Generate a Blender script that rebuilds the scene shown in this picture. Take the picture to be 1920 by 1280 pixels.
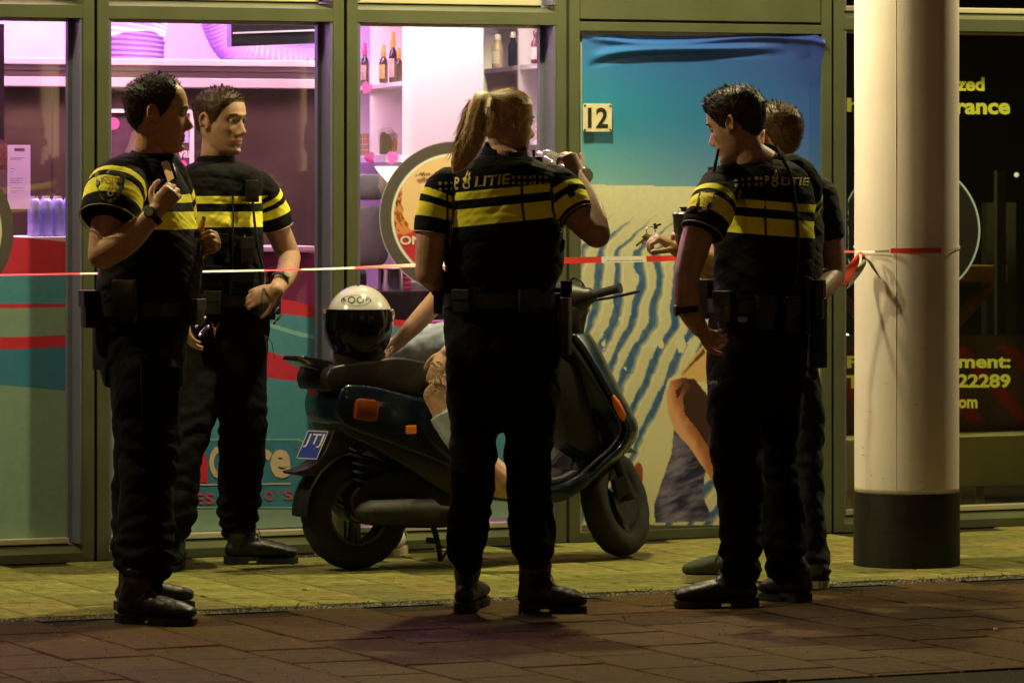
import bpy, bmesh, math, random
import numpy as np
from mathutils import Vector, Matrix, noise
from mathutils.bvhtree import BVHTree
random.seed(5); RNG = np.random.default_rng(5)
for o in list(bpy.data.objects): bpy.data.objects.remove(o)
SC = bpy.context.scene; COL = SC.collection
R = math.radians

# ------------------------------------------------------------------ camera
F = 8400.0; CZ = 1.53; HY = 320.0          # focal length in photo pixels, eye height, horizon row
cam = bpy.data.cameras.new('camera'); camo = bpy.data.objects.new('camera', cam); COL.objects.link(camo)
camo.location = (0, 0, CZ); camo.rotation_euler = (R(90), 0, 0)
cam.sensor_width = 36; cam.lens = F / 1920 * 36; cam.shift_y = -320 / 1920
cam.clip_start = 0.5; cam.clip_end = 300
cam.dof.use_dof = True; cam.dof.focus_distance = 16.6; cam.dof.aperture_fstop = 6.3
SC.camera = camo
# ------------------------------------------------------------------ night sky, lamps, exposure
w = bpy.data.worlds.new('World'); SC.world = w; w.use_nodes = True
wb = w.node_tree.nodes['Background']; wb.inputs[0].default_value = (0.9, 0.62, 0.4, 1); wb.inputs[1].default_value = 0.010
def lamp(name, kind, loc, energy, color, size=0.1, target=None, **kw):
    l = bpy.data.lights.new(name, kind); l.energy = energy; l.color = color
    if kind == 'AREA':
        l.shape = 'RECTANGLE'; l.size = size; l.size_y = kw.get('size_y', size); l.spread = kw.get('spread', R(180))
    else: l.shadow_soft_size = size
    if kind == 'SPOT': l.spot_size = kw.get('spot', R(120)); l.spot_blend = 0.6
    o = bpy.data.objects.new(name, l); COL.objects.link(o); o.location = loc
    if target is not None:
        o.rotation_euler = (Vector(target) - Vector(loc)).to_track_quat('-Z', 'Y').to_euler()
    return o
SODIUM = (1.0, 0.85, 0.41)
lamp('soffit_lamp', 'POINT', (0.12, 17.20, 3.9), 430, SODIUM, 0.07)
lamp('soffit_lamp', 'POINT', (-3.35, 15.70, 3.9), 310, SODIUM, 0.07)
lamp('soffit_lamp', 'POINT', (3.75, 19.0, 3.9), 380, SODIUM, 0.07)
lamp('street_lamp_light', 'SPOT', (-7.5, -1.0, 7.5), 330, (1.0, 0.52, 0.17), 0.35, (0, 16, 1), spot=R(60))
SC.view_settings.view_transform = 'Standard'; SC.view_settings.look = 'None'
SC.view_settings.exposure = 0.14; SC.view_settings.gamma = 1; SC.view_settings.use_curve_mapping = False
SC.render.engine = 'CYCLES'
try:
    SC.cycles.max_bounces = 6; SC.cycles.transparent_max_bounces = 12; SC.cycles.use_denoising = True
    SC.cycles.sample_clamp_indirect = 4
except Exception: pass

# ------------------------------------------------------------------ photo pixel <-> place
def Wp(px, py, y): return Vector(((px - 960) / F * y, y, CZ - (py - HY) / F * y))
def G(px, py):
    y = F * CZ / (py - HY); return Vector(((px - 960) / F * y, y, 0))
P0 = G(0, 1057.5); P1 = G(1920, 984.5)
U = (P1 - P0).normalized(); INW = Vector((-U.y, U.x, 0)); FA = math.atan2(U.y, U.x)
MF = Matrix.Translation(P0) @ Matrix.Rotation(FA, 4, 'Z')     # shopfront frame: x along, y inward, z up
def S(px, r=0.0):
    k = (px - 960) / F
    return (k * (P0.y + INW.y * r) - P0.x - INW.x * r) / (U.x - k * U.y)
def Zf(px, py, r=0.0):
    y = P0.y + U.y * S(px, r) + INW.y * r; return CZ - (py - HY) * y / F

# ------------------------------------------------------------------ materials
MATS = {}
def lin(c): return tuple((v / 12.92 if v <= 0.04045 else ((v + 0.055) / 1.055) ** 2.4) for v in [x / 255 for x in c])
LF = (0.90, 0.80, 0.45)
def seen(*c):                      # print colour whose look under the warm lamps is known
    return tuple(min(0.9, max(0.004, a / b)) for a, b in zip(lin(c), LF))
def mat(name, color=(.5, .5, .5), rough=.6, metal=0.0, var=0.0, vscale=8.0, bump=0.0, bscale=60.0, emit=None, estr=1.0,
        attr=None, spec=0.5, coat=0.0, bdist=0.002, sheen=0.0, alpha=None):
    if name in MATS: return MATS[name]
    m = bpy.data.materials.new(name); m.use_nodes = True; MATS[name] = m
    nt = m.node_tree; b = nt.nodes['Principled BSDF']; L = nt.links.new
    b.inputs['Base Color'].default_value = (*color, 1); b.inputs['Roughness'].default_value = rough
    b.inputs['Metallic'].default_value = metal; b.inputs['Specular IOR Level'].default_value = spec
    b.inputs['Coat Weight'].default_value = coat; b.inputs['Sheen Weight'].default_value = sheen
    tc = nt.nodes.new('ShaderNodeTexCoord')
    src = None
    if attr:
        a = nt.nodes.new('ShaderNodeVertexColor'); a.layer_name = attr; src = a.outputs['Color']
        L(src, b.inputs['Base Color'])
    if var:
        n = nt.nodes.new('ShaderNodeTexNoise'); n.inputs['Scale'].default_value = vscale; n.inputs['Detail'].default_value = 6
        L(tc.outputs['Object'], n.inputs['Vector'])
        mr = nt.nodes.new('ShaderNodeMapRange'); mr.inputs[1].default_value = .3; mr.inputs[2].default_value = .7
        mr.inputs[3].default_value = 1 - var; mr.inputs[4].default_value = 1 + var; L(n.outputs['Fac'], mr.inputs[0])
        mx = nt.nodes.new('ShaderNodeVectorMath'); mx.operation = 'SCALE'
        if src is None: mx.inputs[0].default_value = color
        else: L(src, mx.inputs[0])
        L(mr.outputs[0], mx.inputs['Scale']); L(mx.outputs[0], b.inputs['Base Color'])
        mr2 = nt.nodes.new('ShaderNodeMapRange'); mr2.inputs[3].default_value = max(.02, rough - .12); mr2.inputs[4].default_value = min(1, rough + .12)
        L(n.outputs['Fac'], mr2.inputs[0]); L(mr2.outputs[0], b.inputs['Roughness'])
    if bump:
        n2 = nt.nodes.new('ShaderNodeTexNoise'); n2.inputs['Scale'].default_value = bscale; n2.inputs['Detail'].default_value = 5
        L(tc.outputs['Object'], n2.inputs['Vector'])
        bp = nt.nodes.new('ShaderNodeBump'); bp.inputs['Strength'].default_value = bump; bp.inputs['Distance'].default_value = bdist
        L(n2.outputs['Fac'], bp.inputs['Height']); L(bp.outputs[0], b.inputs['Normal'])
    if emit:
        b.inputs['Emission Color'].default_value = (*emit, 1); b.inputs['Emission Strength'].default_value = estr
    return m
def glass_mat(name, tint=(1, 1, 1), refl=1.0, film=0.0):
    m = bpy.data.materials.new(name); m.use_nodes = True; MATS[name] = m; nt = m.node_tree; nt.nodes.clear(); L = nt.links.new
    out = nt.nodes.new('ShaderNodeOutputMaterial'); t = nt.nodes.new('ShaderNodeBsdfTransparent'); t.inputs[0].default_value = (*tint, 1)
    g = nt.nodes.new('ShaderNodeBsdfGlossy'); g.inputs['Roughness'].default_value = .02
    fr = nt.nodes.new('ShaderNodeFresnel'); fr.inputs[0].default_value = 1.5
    mu = nt.nodes.new('ShaderNodeMath'); mu.operation = 'MULTIPLY'; mu.inputs[1].default_value = refl; mu.use_clamp = True
    mx = nt.nodes.new('ShaderNodeMixShader'); L(fr.outputs[0], mu.inputs[0]); L(mu.outputs[0], mx.inputs[0])
    L(t.outputs[0], mx.inputs[1]); L(g.outputs[0], mx.inputs[2]); L(mx.outputs[0], out.inputs[0])
    if film:                               # milky plastic: a little diffuse over the clear
        d = nt.nodes.new('ShaderNodeBsdfDiffuse'); d.inputs[0].default_value = (.8, .8, .8, 1); m2 = nt.nodes.new('ShaderNodeMixShader'); m2.inputs[0].default_value = film
        L(mx.outputs[0], m2.inputs[1]); L(d.outputs[0], m2.inputs[2]); L(m2.outputs[0], out.inputs[0])
    return m

# ------------------------------------------------------------------ object helpers
def tag(o, label=None, cat=None, group=None, kind=None):
    if label: o['label'] = label
    if cat: o['category'] = cat
    if group: o['group'] = group
    if kind: o['kind'] = kind
    return o
INV = {}
def thing(name, label, cat, loc=(0, 0, 0), rot=0.0, group=None, matrix=None):
    o = bpy.data.objects.new(name, None); COL.objects.link(o); o.empty_display_size = .2
    M = matrix if matrix is not None else Matrix.Translation(Vector(loc)) @ Matrix.Rotation(rot, 4, 'Z')
    o.matrix_world = M; INV[o.name] = M.inverted(); tag(o, label, cat, group); return o
def rootof(o):
    while o.parent: o = o.parent
    return o
class MB:                                   # collects shapes, then links them as ONE mesh object
    def __init__(s): s.v = []; s.f = []; s.m = []; s.cur = 0
    def add(s, v, f):
        b = len(s.v); s.v += [Vector(p) for p in v]; s.f += [tuple(i + b for i in q) for q in f]; s.m += [s.cur] * len(f); return s
    def box(s, x0, x1, y0, y1, z0, z1):
        v = [(x, y, z) for x in (x0, x1) for y in (y0, y1) for z in (z0, z1)]
        return s.add(v, [(0, 1, 3, 2), (4, 6, 7, 5), (0, 4, 5, 1), (2, 3, 7, 6), (0, 2, 6, 4), (1, 5, 7, 3)])
    def cbox(s, c, ax, ay, az):             # oriented box: centre and three half-axes
        c, ax, ay, az = map(Vector, (c, ax, ay, az))
        v = [c + ax * i + ay * j + az * k for i in (-1, 1) for j in (-1, 1) for k in (-1, 1)]
        return s.add(v, [(0, 1, 3, 2), (4, 6, 7, 5), (0, 4, 5, 1), (2, 3, 7, 6), (0, 2, 6, 4), (1, 5, 7, 3)])
    def poly(s, pts): return s.add(pts, [tuple(range(len(pts)))])
    def prism(s, pts, d):                   # extrude a polygon by vector d
        n = len(pts); d = Vector(d); p = [Vector(q) for q in pts]
        return s.add(p + [q + d for q in p], [tuple(range(n - 1, -1, -1)), tuple(range(n, 2 * n))] + [(i, (i + 1) % n, n + (i + 1) % n, n + i) for i in range(n)])
    def tube(s, pts, rad, n=12, ref=None, caps=True):
        v, f = tube(pts, rad, n, ref, caps); return s.add(v, f)
    def lathe(s, prof, n=24, c=(0, 0, 0), axis=(0, 0, 1)):   # profile of (radius, height)
        c = Vector(c); a = Vector(axis).normalized(); q = a.to_track_quat('Z', 'Y')
        v = []; f = []
        for r, h in prof:
            for i in range(n):
                t = 2 * math.pi * i / n; v.append(c + q @ Vector((r * math.cos(t), r * math.sin(t), h)))
        for j in range(len(prof) - 1):
            for i in range(n): f.append((j * n + i, j * n + (i + 1) % n, (j + 1) * n + (i + 1) % n, (j + 1) * n + i))
        if prof[0][0] > 1e-5: f.append(tuple(range(n - 1, -1, -1)))
        if prof[-1][0] > 1e-5: f.append(tuple((len(prof) - 1) * n + i for i in range(n)))
        return s.add(v, f)
    def sphere(s, c, r, n=12, m=8):
        c = Vector(c); r = Vector(r) if hasattr(r, '__len__') else Vector((r, r, r)); v = []; f = []
        for j in range(m + 1):
            p = math.pi * j / m
            for i in range(n):
                t = 2 * math.pi * i / n; v.append(c + Vector((r.x * math.sin(p) * math.cos(t), r.y * math.sin(p) * math.sin(t), r.z * math.cos(p))))
        for j in range(m):
            for i in range(n): f.append((j * n + i, (j + 1) * n + i, (j + 1) * n + (i + 1) % n, j * n + (i + 1) % n))
        return s.add(v, f)
    def build(s, name, mats, parent=None, world=False, smooth=False, bevel=0.0, **kw):
        v = s.v
        if world and parent is not None:
            M = INV[rootof(parent).name]; v = [M @ p for p in v]
        me = bpy.data.meshes.new(name); me.from_pydata([tuple(p) for p in v], [], s.f)
        if not isinstance(mats, (list, tuple)): mats = [mats]
        for m in mats: me.materials.append(m)
        me.polygons.foreach_set('material_index', s.m); me.update()
        return link(name, me, parent, smooth, bevel, **kw)
def link(name, me, parent=None, smooth=False, bevel=0.0, fix=True, **kw):
    if bevel or fix:
        bm = bmesh.new(); bm.from_mesh(me)
        if bevel:
            bmesh.ops.remove_doubles(bm, verts=bm.verts, dist=1e-5)
            es = [e for e in bm.edges if len(e.link_faces) == 2 and e.calc_face_angle(0) > .5]
            bmesh.ops.bevel(bm, geom=es, offset=bevel, segments=2, affect='EDGES', profile=.6, clamp_overlap=True)
        if fix: bmesh.ops.recalc_face_normals(bm, faces=bm.faces)
        bm.to_mesh(me); bm.free()
    if smooth:
        me.polygons.foreach_set('use_smooth', [True] * len(me.polygons))
        if smooth != 2:
            try: me.set_sharp_from_angle(angle=R(50))
            except Exception: pass
    o = bpy.data.objects.new(name, me); COL.objects.link(o)
    if parent is not None: o.parent = parent
    tag(o, **kw); return o
def vec2(r): return (r, r) if not hasattr(r, '__len__') else r
def tube(pts, rad, n=12, ref=None, caps=True):
    P = [Vector(p) for p in pts]; m = len(P); v = []; f = []; side = None
    for i in range(m):
        t = (P[min(i + 1, m - 1)] - P[max(i - 1, 0)]).normalized()
        if ref is not None: a = (Vector(ref) - t * Vector(ref).dot(t))
        elif side is None: a = t.orthogonal()
        else: a = side - t * side.dot(t)
        a.normalize(); side = a; b = t.cross(a); ra, rb = vec2(rad[i])
        for k in range(n):
            q = 2 * math.pi * k / n; v.append(P[i] + a * (ra * math.cos(q)) + b * (rb * math.sin(q)))
    for i in range(m - 1):
        for k in range(n): f.append((i * n + k, i * n + (k + 1) % n, (i + 1) * n + (k + 1) % n, (i + 1) * n + k))
    if caps: f.append(tuple(range(n - 1, -1, -1))); f.append(tuple((m - 1) * n + k for k in range(n)))
    return v, f
def rtube(pts, rad, n=14, ref=None):        # tube with rounded ends
    P = [Vector(p) for p in pts]; rad = [vec2(r) for r in rad]
    t0 = (P[0] - P[1]).normalized(); t1 = (P[-1] - P[-2]).normalized(); a, b = rad[0], rad[-1]
    def sc(r, k): return (r[0] * k, r[1] * k)
    r0, r1 = min(a), min(b)
    pre = [(P[0] + t0 * r0 * h, sc(a, k)) for h, k in ((.97, .2), (.8, .6), (.45, .89))]
    post = [(P[-1] + t1 * r1 * h, sc(b, k)) for h, k in ((.45, .89), (.8, .6), (.97, .2))]
    return tube([p for p, _ in pre] + P + [p for p, _ in post], [r for _, r in pre] + rad + [r for _, r in post], n, ref)
def spline(pts, k=6):                       # Catmull-Rom through points (any dimension)
    A = np.array([list(p) for p in pts], float); out = []
    n = len(A)
    for i in range(n - 1):
        p0, p1, p2, p3 = A[max(i - 1, 0)], A[i], A[i + 1], A[min(i + 2, n - 1)]
        for j in range(k):
            t = j / k; out.append(.5 * (2 * p1 + (p2 - p0) * t + (2 * p0 - 5 * p1 + 4 * p2 - p3) * t * t + (3 * p1 - p0 - 3 * p2 + p3) * t ** 3))
    out.append(A[-1]); return out
def curved_tube(pts, rad, k=6, n=10):
    if not hasattr(rad, '__len__'): rad = [rad] * len(pts)
    q = spline([list(p) + [r] for p, r in zip(pts, rad)], k)
    return rtube([p[:3] for p in q], [max(1e-4, p[3]) for p in q], n)
_TXT = {}
def text_flat(body, bold=0.0, shear=0.0):   # letters as flat faces: (verts 2D normalised to height 1), faces
    key = (body, bold, shear)
    if key not in _TXT:
        c = bpy.data.curves.new('t', 'FONT'); c.body = body; c.size = 1; c.offset = bold; c.shear = shear; c.resolution_u = 3
        o = bpy.data.objects.new('t', c); COL.objects.link(o)
        dg = bpy.context.evaluated_depsgraph_get(); me = bpy.data.meshes.new_from_object(o.evaluated_get(dg))
        V = np.array([v.co[:2] for v in me.vertices]); Fc = [tuple(p.vertices) for p in me.polygons]
        bpy.data.objects.remove(o); bpy.data.curves.remove(c); bpy.data.meshes.remove(me)
        lo = V.min(0); hi = V.max(0); _TXT[key] = ((V - lo), Fc, hi - lo)
    return _TXT[key]
def text_on(mb, body, fn, x0, x1, y0, y1, bold=0.0, shear=0.0):   # fit text in a box, place with fn(x, y)
    V, Fc, sz = text_flat(body, bold, shear)
    mb.add([fn(x0 + p[0] / sz[0] * (x1 - x0), y0 + p[1] / sz[1] * (y1 - y0)) for p in V], Fc)
def vnoise(x, y, seed=0):                   # smooth value noise on arrays
    xi = np.floor(x).astype(int); yi = np.floor(y).astype(int); fx = x - xi; fy = y - yi
    fx = fx * fx * (3 - 2 * fx); fy = fy * fy * (3 - 2 * fy)
    def h(a, b):
        q = np.sin(a * 127.1 + b * 311.7 + seed * 74.7) * 43758.5453; return q - np.floor(q)
    return (h(xi, yi) * (1 - fx) + h(xi + 1, yi) * fx) * (1 - fy) + (h(xi, yi + 1) * (1 - fx) + h(xi + 1, yi + 1) * fx) * fy
def fbm(x, y, seed=0, o=4): return sum(vnoise(x * 2 ** i, y * 2 ** i, seed + i) * .5 ** (i + 1) for i in range(o))
def inpoly(X, Y, pts):
    r = np.zeros(X.shape, bool); n = len(pts); j = n - 1
    for i in range(n):
        xi, yi = pts[i]; xj, yj = pts[j]
        c = ((yi > Y) != (yj > Y)) & (X < (xj - xi) * (Y - yi) / (yj - yi + 1e-9) + xi); r ^= c; j = i
    return r
def paint_mesh(name, P, C, m, parent, **kw):  # P: (ny, nx, 3) points, C: (ny, nx, 3) colours, as vertex colour
    ny, nx = P.shape[:2]; me = bpy.data.meshes.new(name)
    idx = np.arange(ny * nx).reshape(ny, nx)
    fc = np.stack([idx[:-1, :-1], idx[:-1, 1:], idx[1:, 1:], idx[1:, :-1]], -1).reshape(-1, 4)
    me.from_pydata(P.reshape(-1, 3).tolist(), [], fc.tolist())
    a = me.color_attributes.new('Col', 'FLOAT_COLOR', 'POINT')
    a.data.foreach_set('color', np.concatenate([C.reshape(-1, 3), np.ones((ny * nx, 1))], 1).astype(np.float32).ravel())
    me.materials.append(m); return link(name, me, parent, smooth=2, fix=False, **kw)
# ------------------------------------------------------------------ ground, road, pavement
CONC = mat('yellow_concrete', (.42, .36, .20), .8, var=.22, vscale=9, bump=.5, bscale=90)
def tile_mats(base, name, n, spread, bp=.8):
    out = []
    for i in range(n):
        k = 1 + random.uniform(-spread, spread)
        out.append(mat(f'{name}_{i}', tuple(c * k * (1 + random.uniform(-.06, .06)) for c in base), .82, var=.42, vscale=14 + i, bump=bp, bscale=150, bdist=.004, spec=.12))
    return out
TM = tile_mats((.195, .186, .056), 'pavement_tile', 5, .13, .35)
RM = tile_mats((.076, .042, .0125), 'road_slab', 5, .16)
SAND = mat('joint_sand', (.03, .024, .012), .95, spec=.1, var=.4, vscale=60, bump=.8, bscale=300)
MB().box(-60, 60, -20, 80, -.5, -.030).build('ground', mat('dark_asphalt', (.05, .045, .04), .9, var=.3, vscale=3, bump=.6, bscale=200), kind='structure')
pav = tag(MB().box(-9, 9.0, -2.02, -.005, -.029, -.007).build('pavement', SAND), kind='structure'); pav.matrix_world = MF
road = tag(MB().box(-9, 9.0, -8, -2.13, -.028, -.009).build('road', SAND), kind='structure'); road.matrix_world = MF
def slab_mesh(name, lx, ly, m, seed):
    bm = bmesh.new(); rs = random.Random(seed)
    bmesh.ops.create_cube(bm, size=1)
    for v in bm.verts: v.co = Vector((v.co.x * lx, v.co.y * ly, (v.co.z - .5) * .022))
    top = [e for e in bm.edges if all(v.co.z > -.001 for v in e.verts)]
    bmesh.ops.bevel(bm, geom=top, offset=.0045, segments=1, affect='EDGES')
    me = bpy.data.meshes.new(name); bm.to_mesh(me); bm.free(); me.materials.append(m); return me
def lay(parent, name, mats, x0, x1, yfar, ynear, wx, ly, gap, s0, jit, zt=0.0):
    meshes = [slab_mesh(name, wx - gap, ly - gap, m, i) for i, m in enumerate(mats) for _ in range(1)]
    c = 0
    x = x0
    while x < x1:
        y = yfar - (ly / 2 if c % 2 else 0)
        while y - 1e-4 > ynear:
            a, b = min(y, yfar), max(y - ly, ynear)
            if a - b > .05:
                full = abs((a - b) - ly) < 1e-3
                me = random.choice(meshes)
                if not full:
                    me = me.copy(); k = (a - b - gap) / (ly - gap)
                    for v in me.vertices: v.co.y *= k
                o = bpy.data.objects.new(name, me); COL.objects.link(o); o.parent = parent
                o.location = (x + wx / 2, (a + b) / 2, zt + random.uniform(-jit, jit))
                o.rotation_euler = (random.uniform(-.006, .006), random.uniform(-.006, .006), random.uniform(-.004, .004))
            y -= ly
        x += wx; c += 1
lay(pav, 'paving_tile', TM, S(-60,-2.1), S(2030) + .3, -.02, -2.02, .262, .335, .0095, 0, .0012)
lay(road, 'road_slab', RM, S(-20,-4.4), S(1960, -2.1) + .1, -2.13, -4.75, .30, .395, .0075, 0, .0016, -.002)
# exposed-aggregate gutter strip between pavement and road, with pebbles and weeds
PEB = [mat('dark_aggregate', (.06, .055, .045), .75, var=.5, vscale=90, bump=1, bscale=220, bdist=.006), mat('pale_pebble', (.32, .28, .2), .6)]
mb = MB(); mb.box(-9, 9.0, -2.128, -2.022, -.027, -.004)
for i in range(2600):
    x = random.uniform(-1.8, 6.0); y = random.uniform(-2.125, -2.025); r = random.uniform(.003, .008); mb.cur = 1 if random.random() < .25 else 0
    q = random.random() * 6.28
    mb.add([(x + r * math.cos(q + a), y + r * math.sin(q + a), -.004) for a in (0, 1.57, 3.14, 4.71)] + [(x + random.uniform(-.3, .3) * r, y, -.004 + r * .9)], [(0, 1, 4), (1, 2, 4), (2, 3, 4), (3, 0, 4)])
g = mb.build('gutter', PEB, kind='structure'); g.matrix_world = MF
GR = mat('weed_green', (.045, .07, .018), .7); mb = MB()
for i in range(170):
    x = random.uniform(-1.3, 5.2) if i < 230 else random.gauss(S(1725) - .65, .25); y = random.choice((-2.02, -2.02, -2.125)) + random.gauss(0, .008)
    if i % 9 == 0: x, y = random.uniform(0, 5), random.uniform(-2.9, -.3)
    n = random.randint(1, 4)
    for _ in range(n):
        h = random.uniform(.005, .015); q = random.random() * 6.28; d = Vector((math.cos(q), math.sin(q), 0)); e = Vector((-d.y, d.x, 0)) * .0018; b = Vector((x, y, -.003)) + d * .004
        mb.add([b - e, b + e, b + d * h * .5 + e * .6 + Vector((0, 0, h * .8)), b + d * h + Vector((0, 0, h))], [(0, 1, 2), (0, 2, 3)])
g = mb.build('weeds', GR, kind='stuff'); g.matrix_world = MF
# loose grit on road and pavement
GRIT = [mat('grit_pale', (.5, .45, .35), .8), mat('grit_dark', (.04, .035, .03), .8)]; mb = MB()
for i in range(1500):
    px = random.uniform(-40, 1960); py = 1030 + 260 * random.random() ** .7; p = G(px, py); r = random.uniform(.0008, .0028); mb.cur = 0 if random.random() < .55 else 1
    q = random.random() * 6.28
    mb.add([p + Vector((r * math.cos(q + a) * 1.4, r * math.sin(q + a), .0)) for a in (0, 2.1, 4.2)] + [p + Vector((0, 0, r * 1.3))], [(0, 1, 3), (1, 2, 3), (2, 0, 3)])
mb.build('grit', GRIT, kind='stuff')
BUT = [mat('cigarette_filter', (.50, .27, .09), .8), mat('cigarette_paper', (.75, .72, .65), .8)]
for px, py, a, lb in ((572, 1106, .2, 'cigarette butt on the red road slabs right of the far left boots'), (298, 1094, 1.0, 'white cigarette butt in the shadow left of the far left boots'),
                      (382, 1118, -.5, 'pale scrap on the yellow tiles between two officers'), (506, 1072, .4, 'small pale scrap beside the boot behind the scooter'), (1868, 1181, 2.0, 'cigarette butt on the road slabs right of the pillar')):
    t = thing('cigarette_butt', lb, 'litter', G(px, py), a, 'litter on the ground')
    MB().tube([(-.012, 0, .004), (.004, 0, .004)], [.004, .004], 8).build('filter', BUT[0], t)
    MB().tube([(.0045, 0, .004), (.014, 0, .0035)], [.0039, .0034], 8).build('paper', BUT[1], t)

# ------------------------------------------------------------------ shopfront
FR = mat('olive_grey_aluminium', (.090, .104, .055), .42, var=.08, vscale=5, bump=.15, bscale=250, metal=.15)
FRD = mat('gap_black', (.012, .012, .012), .8)
BEAD = mat('bead_aluminium', (.62, .58, .42), .35, metal=.3)  # pale bead, brightened further in colour to look lit from above
JAMB = mat('blue_lit_aluminium', (.15, .16, .235), .4, metal=.2, var=.06)  # blue of the room light mixed into the jamb colour
GL = glass_mat('window_glass', (.96, .97, .98), .9); GLD = glass_mat('dark_window_glass', (.9, .92, .9), 1.1)
shop = thing('shopfront', 'olive grey aluminium shopfront with tall panes, blue beach door and coloured film', 'building', matrix=MF)
GAPS = [180, 648, 1065, 1562]; HWD = .0535
ZT0, ZT1 = 2.128, 2.178                     # transom face
TOP = 3.3
gs = [S(p) for p in GAPS]; BAYS = [(-2.2, gs[0]), (gs[0], gs[1]), (gs[1], gs[2]), (gs[2], gs[3]), (gs[3], 9.0)]
REC = .13
for gx in gs:
    for sg in (-1, 1):
        mb = MB(); a, b = sorted((gx + sg * .0065, gx + sg * HWD)); mb.box(a, b, 0, REC + .03, 0, TOP)
        mb.build('mullion', FR, shop, bevel=.002)
    MB().box(gx - .0065, gx + .0065, .02, .05, 0, TOP).build('gasket', FRD, shop)
MB().box(-2.2, -2.15, 0, REC, 0, TOP).build('mullion', FR, shop)
def sill(a, b, z0, hface):
    mb = MB(); q = [(0, z0), (0, z0 + hface), (.075, z0 + hface + .020), (.075, z0 + hface + .024), (REC + .02, z0 + hface + .024), (REC + .02, z0)]
    mb.prism([(a, r, z) for r, z in q], (b - a, 0, 0)); mb.build('sill' if z0 < 1 else 'transom', FR, shop)
    zz = z0 + hface + .031
    MB().box(a + .001, b - .03, .078, REC - .004, zz, zz + .022).build('glazing_bead', BEAD, shop, bevel=.003)
    MB().box(a + .001, b - .03, .085, REC, z0 + hface + .0245, zz - .0005).build('gasket', FRD, shop)
    return zz + .022
for i, (a, b) in enumerate(BAYS):
    aa, bb = a + HWD, b - HWD
    if i == 3: continue
    zb = sill(aa, bb, 0.0, .034); zt = sill(aa, bb, ZT0, ZT1 - ZT0)
    gm = GLD if i == 4 else GL
    MB().box(aa, bb, REC - .003, REC + .003, zb - .01, ZT0 + .006).build('window_pane', gm, shop)
    MB().box(aa, bb, REC - .003, REC + .003, zt - .01, TOP).build('window_pane', gm, shop)
    for (z0, z1) in ((zb - .02, ZT0), (zt - .02, TOP)):           # inner jamb lining and stop, right-hand and left-hand
        MB().box(bb - .012, bb - .0005, .004, REC - .004, z0, z1).build('jamb', JAMB, shop)
        MB().box(bb - .030, bb - .0125, .095, REC - .004, z0, z1).build('jamb', JAMB, shop)
        MB().box(aa + .0005, aa + .012, .004, REC - .004, z0, z1).build('jamb', JAMB, shop)
    MB().box(aa + .013, bb - .031, .095, REC - .004, ZT0 - .012, ZT0 - .001).build('glazing_bead', BEAD, shop)
# wall above the glazing and the dark return behind the frames
MB().box(-2.2, 9, 0, .3, TOP + .001, 3.9).build('fascia', FR, shop)
# --- film on the lower panes
FILM = {k: mat('film_' + k, v, .38, var=.06, vscale=30, bump=.25, bscale=160) for k, v in dict(red=seen(190, 45, 50), teal=seen(75, 128, 118), grey=seen(122, 138, 100), pale=seen(128, 165, 130), deep=seen(58, 112, 112), cream=seen(200, 170, 110), lred=seen(185, 70, 60)).items()}
KEYS = list(FILM); FMATS = [FILM[k] for k in KEYS]
def film(bay, pa, pb, curves, cols, rr=REC - .0045, nseg=40):
    # curves: from top to bottom, each a list of (px, py) control points
    xs = np.linspace(S(pa, rr), S(pb, rr), nseg + 1); mb = MB(); rows = []
    pxs = np.linspace(pa, pb, nseg + 1)
    for c in curves:
        q = np.array(spline(c, 8)); rows.append(np.interp(pxs, q[:, 0], q[:, 1]))
    for k, key in enumerate(cols):
        mb.cur = KEYS.index(key)
        for i in range(nseg):
            mb.poly([(xs[i + d], rr, Zf(pxs[i + d], rows[k + e][i + d], rr)) for d, e in ((0, 0), (1, 0), (1, 1), (0, 1))])
    return mb.build('window_film', FMATS, shop, fix=False)
bot1 = [(-420, 1030), (150, 1006)]
film(0, -420, 150, [[(-420, 405), (-200, 435), (0, 443), (150, 456)], [(-420, 470), (-200, 505), (0, 515), (150, 512)], [(-420, 560), (-200, 572), (0, 570), (150, 568)], [(-420, 575), (-200, 582), (0, 578), (150, 575)],
                    [(-420, 590), (-200, 625), (0, 632), (150, 626)], [(-420, 600), (-200, 648), (0, 655), (150, 648)], [(-420, 690), (-200, 712), (0, 722), (150, 735)], bot1], ['red', 'teal', 'red', 'grey', 'red', 'deep', 'grey'])
bot2 = [(183, 1004), (628, 984)]
film(1, 183, 627, [[(183, 470), (330, 492), (480, 552), (560, 566), (627, 590)], [(183, 500), (330, 530), (480, 578), (560, 592), (627, 600)], [(183, 560), (330, 575), (480, 600), (560, 622), (627, 634)], [(183, 570), (330, 583), (480, 608), (560, 630), (627, 643)],
                   [(183, 625), (330, 630), (480, 655), (560, 674), (627, 676)], [(183, 660), (330, 670), (480, 703), (560, 715), (627, 718)], [(183, 740), (300, 790), (400, 830), (500, 868), (627, 910)], bot2], ['red', 'teal', 'pale', 'teal', 'red', 'teal', 'grey'])
bot3 = [(650, 984), (1047, 966)]
film(2, 650, 1047, [[(650, 592), (760, 600), (850, 604), (1047, 606)], [(650, 608), (760, 613), (850, 617), (1047, 620)], [(650, 700), (760, 690), (850, 680), (1047, 670)], [(650, 730), (760, 720), (850, 715), (1047, 710)], [(650, 920), (760, 900), (850, 890), (1047, 870)], bot3], ['red', 'teal', 'red', 'teal', 'grey'])
def onfilm(rr): return lambda x, y: Vector((S(x, rr), rr, Zf(x, y, rr)))
rr = REC - .006
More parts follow.
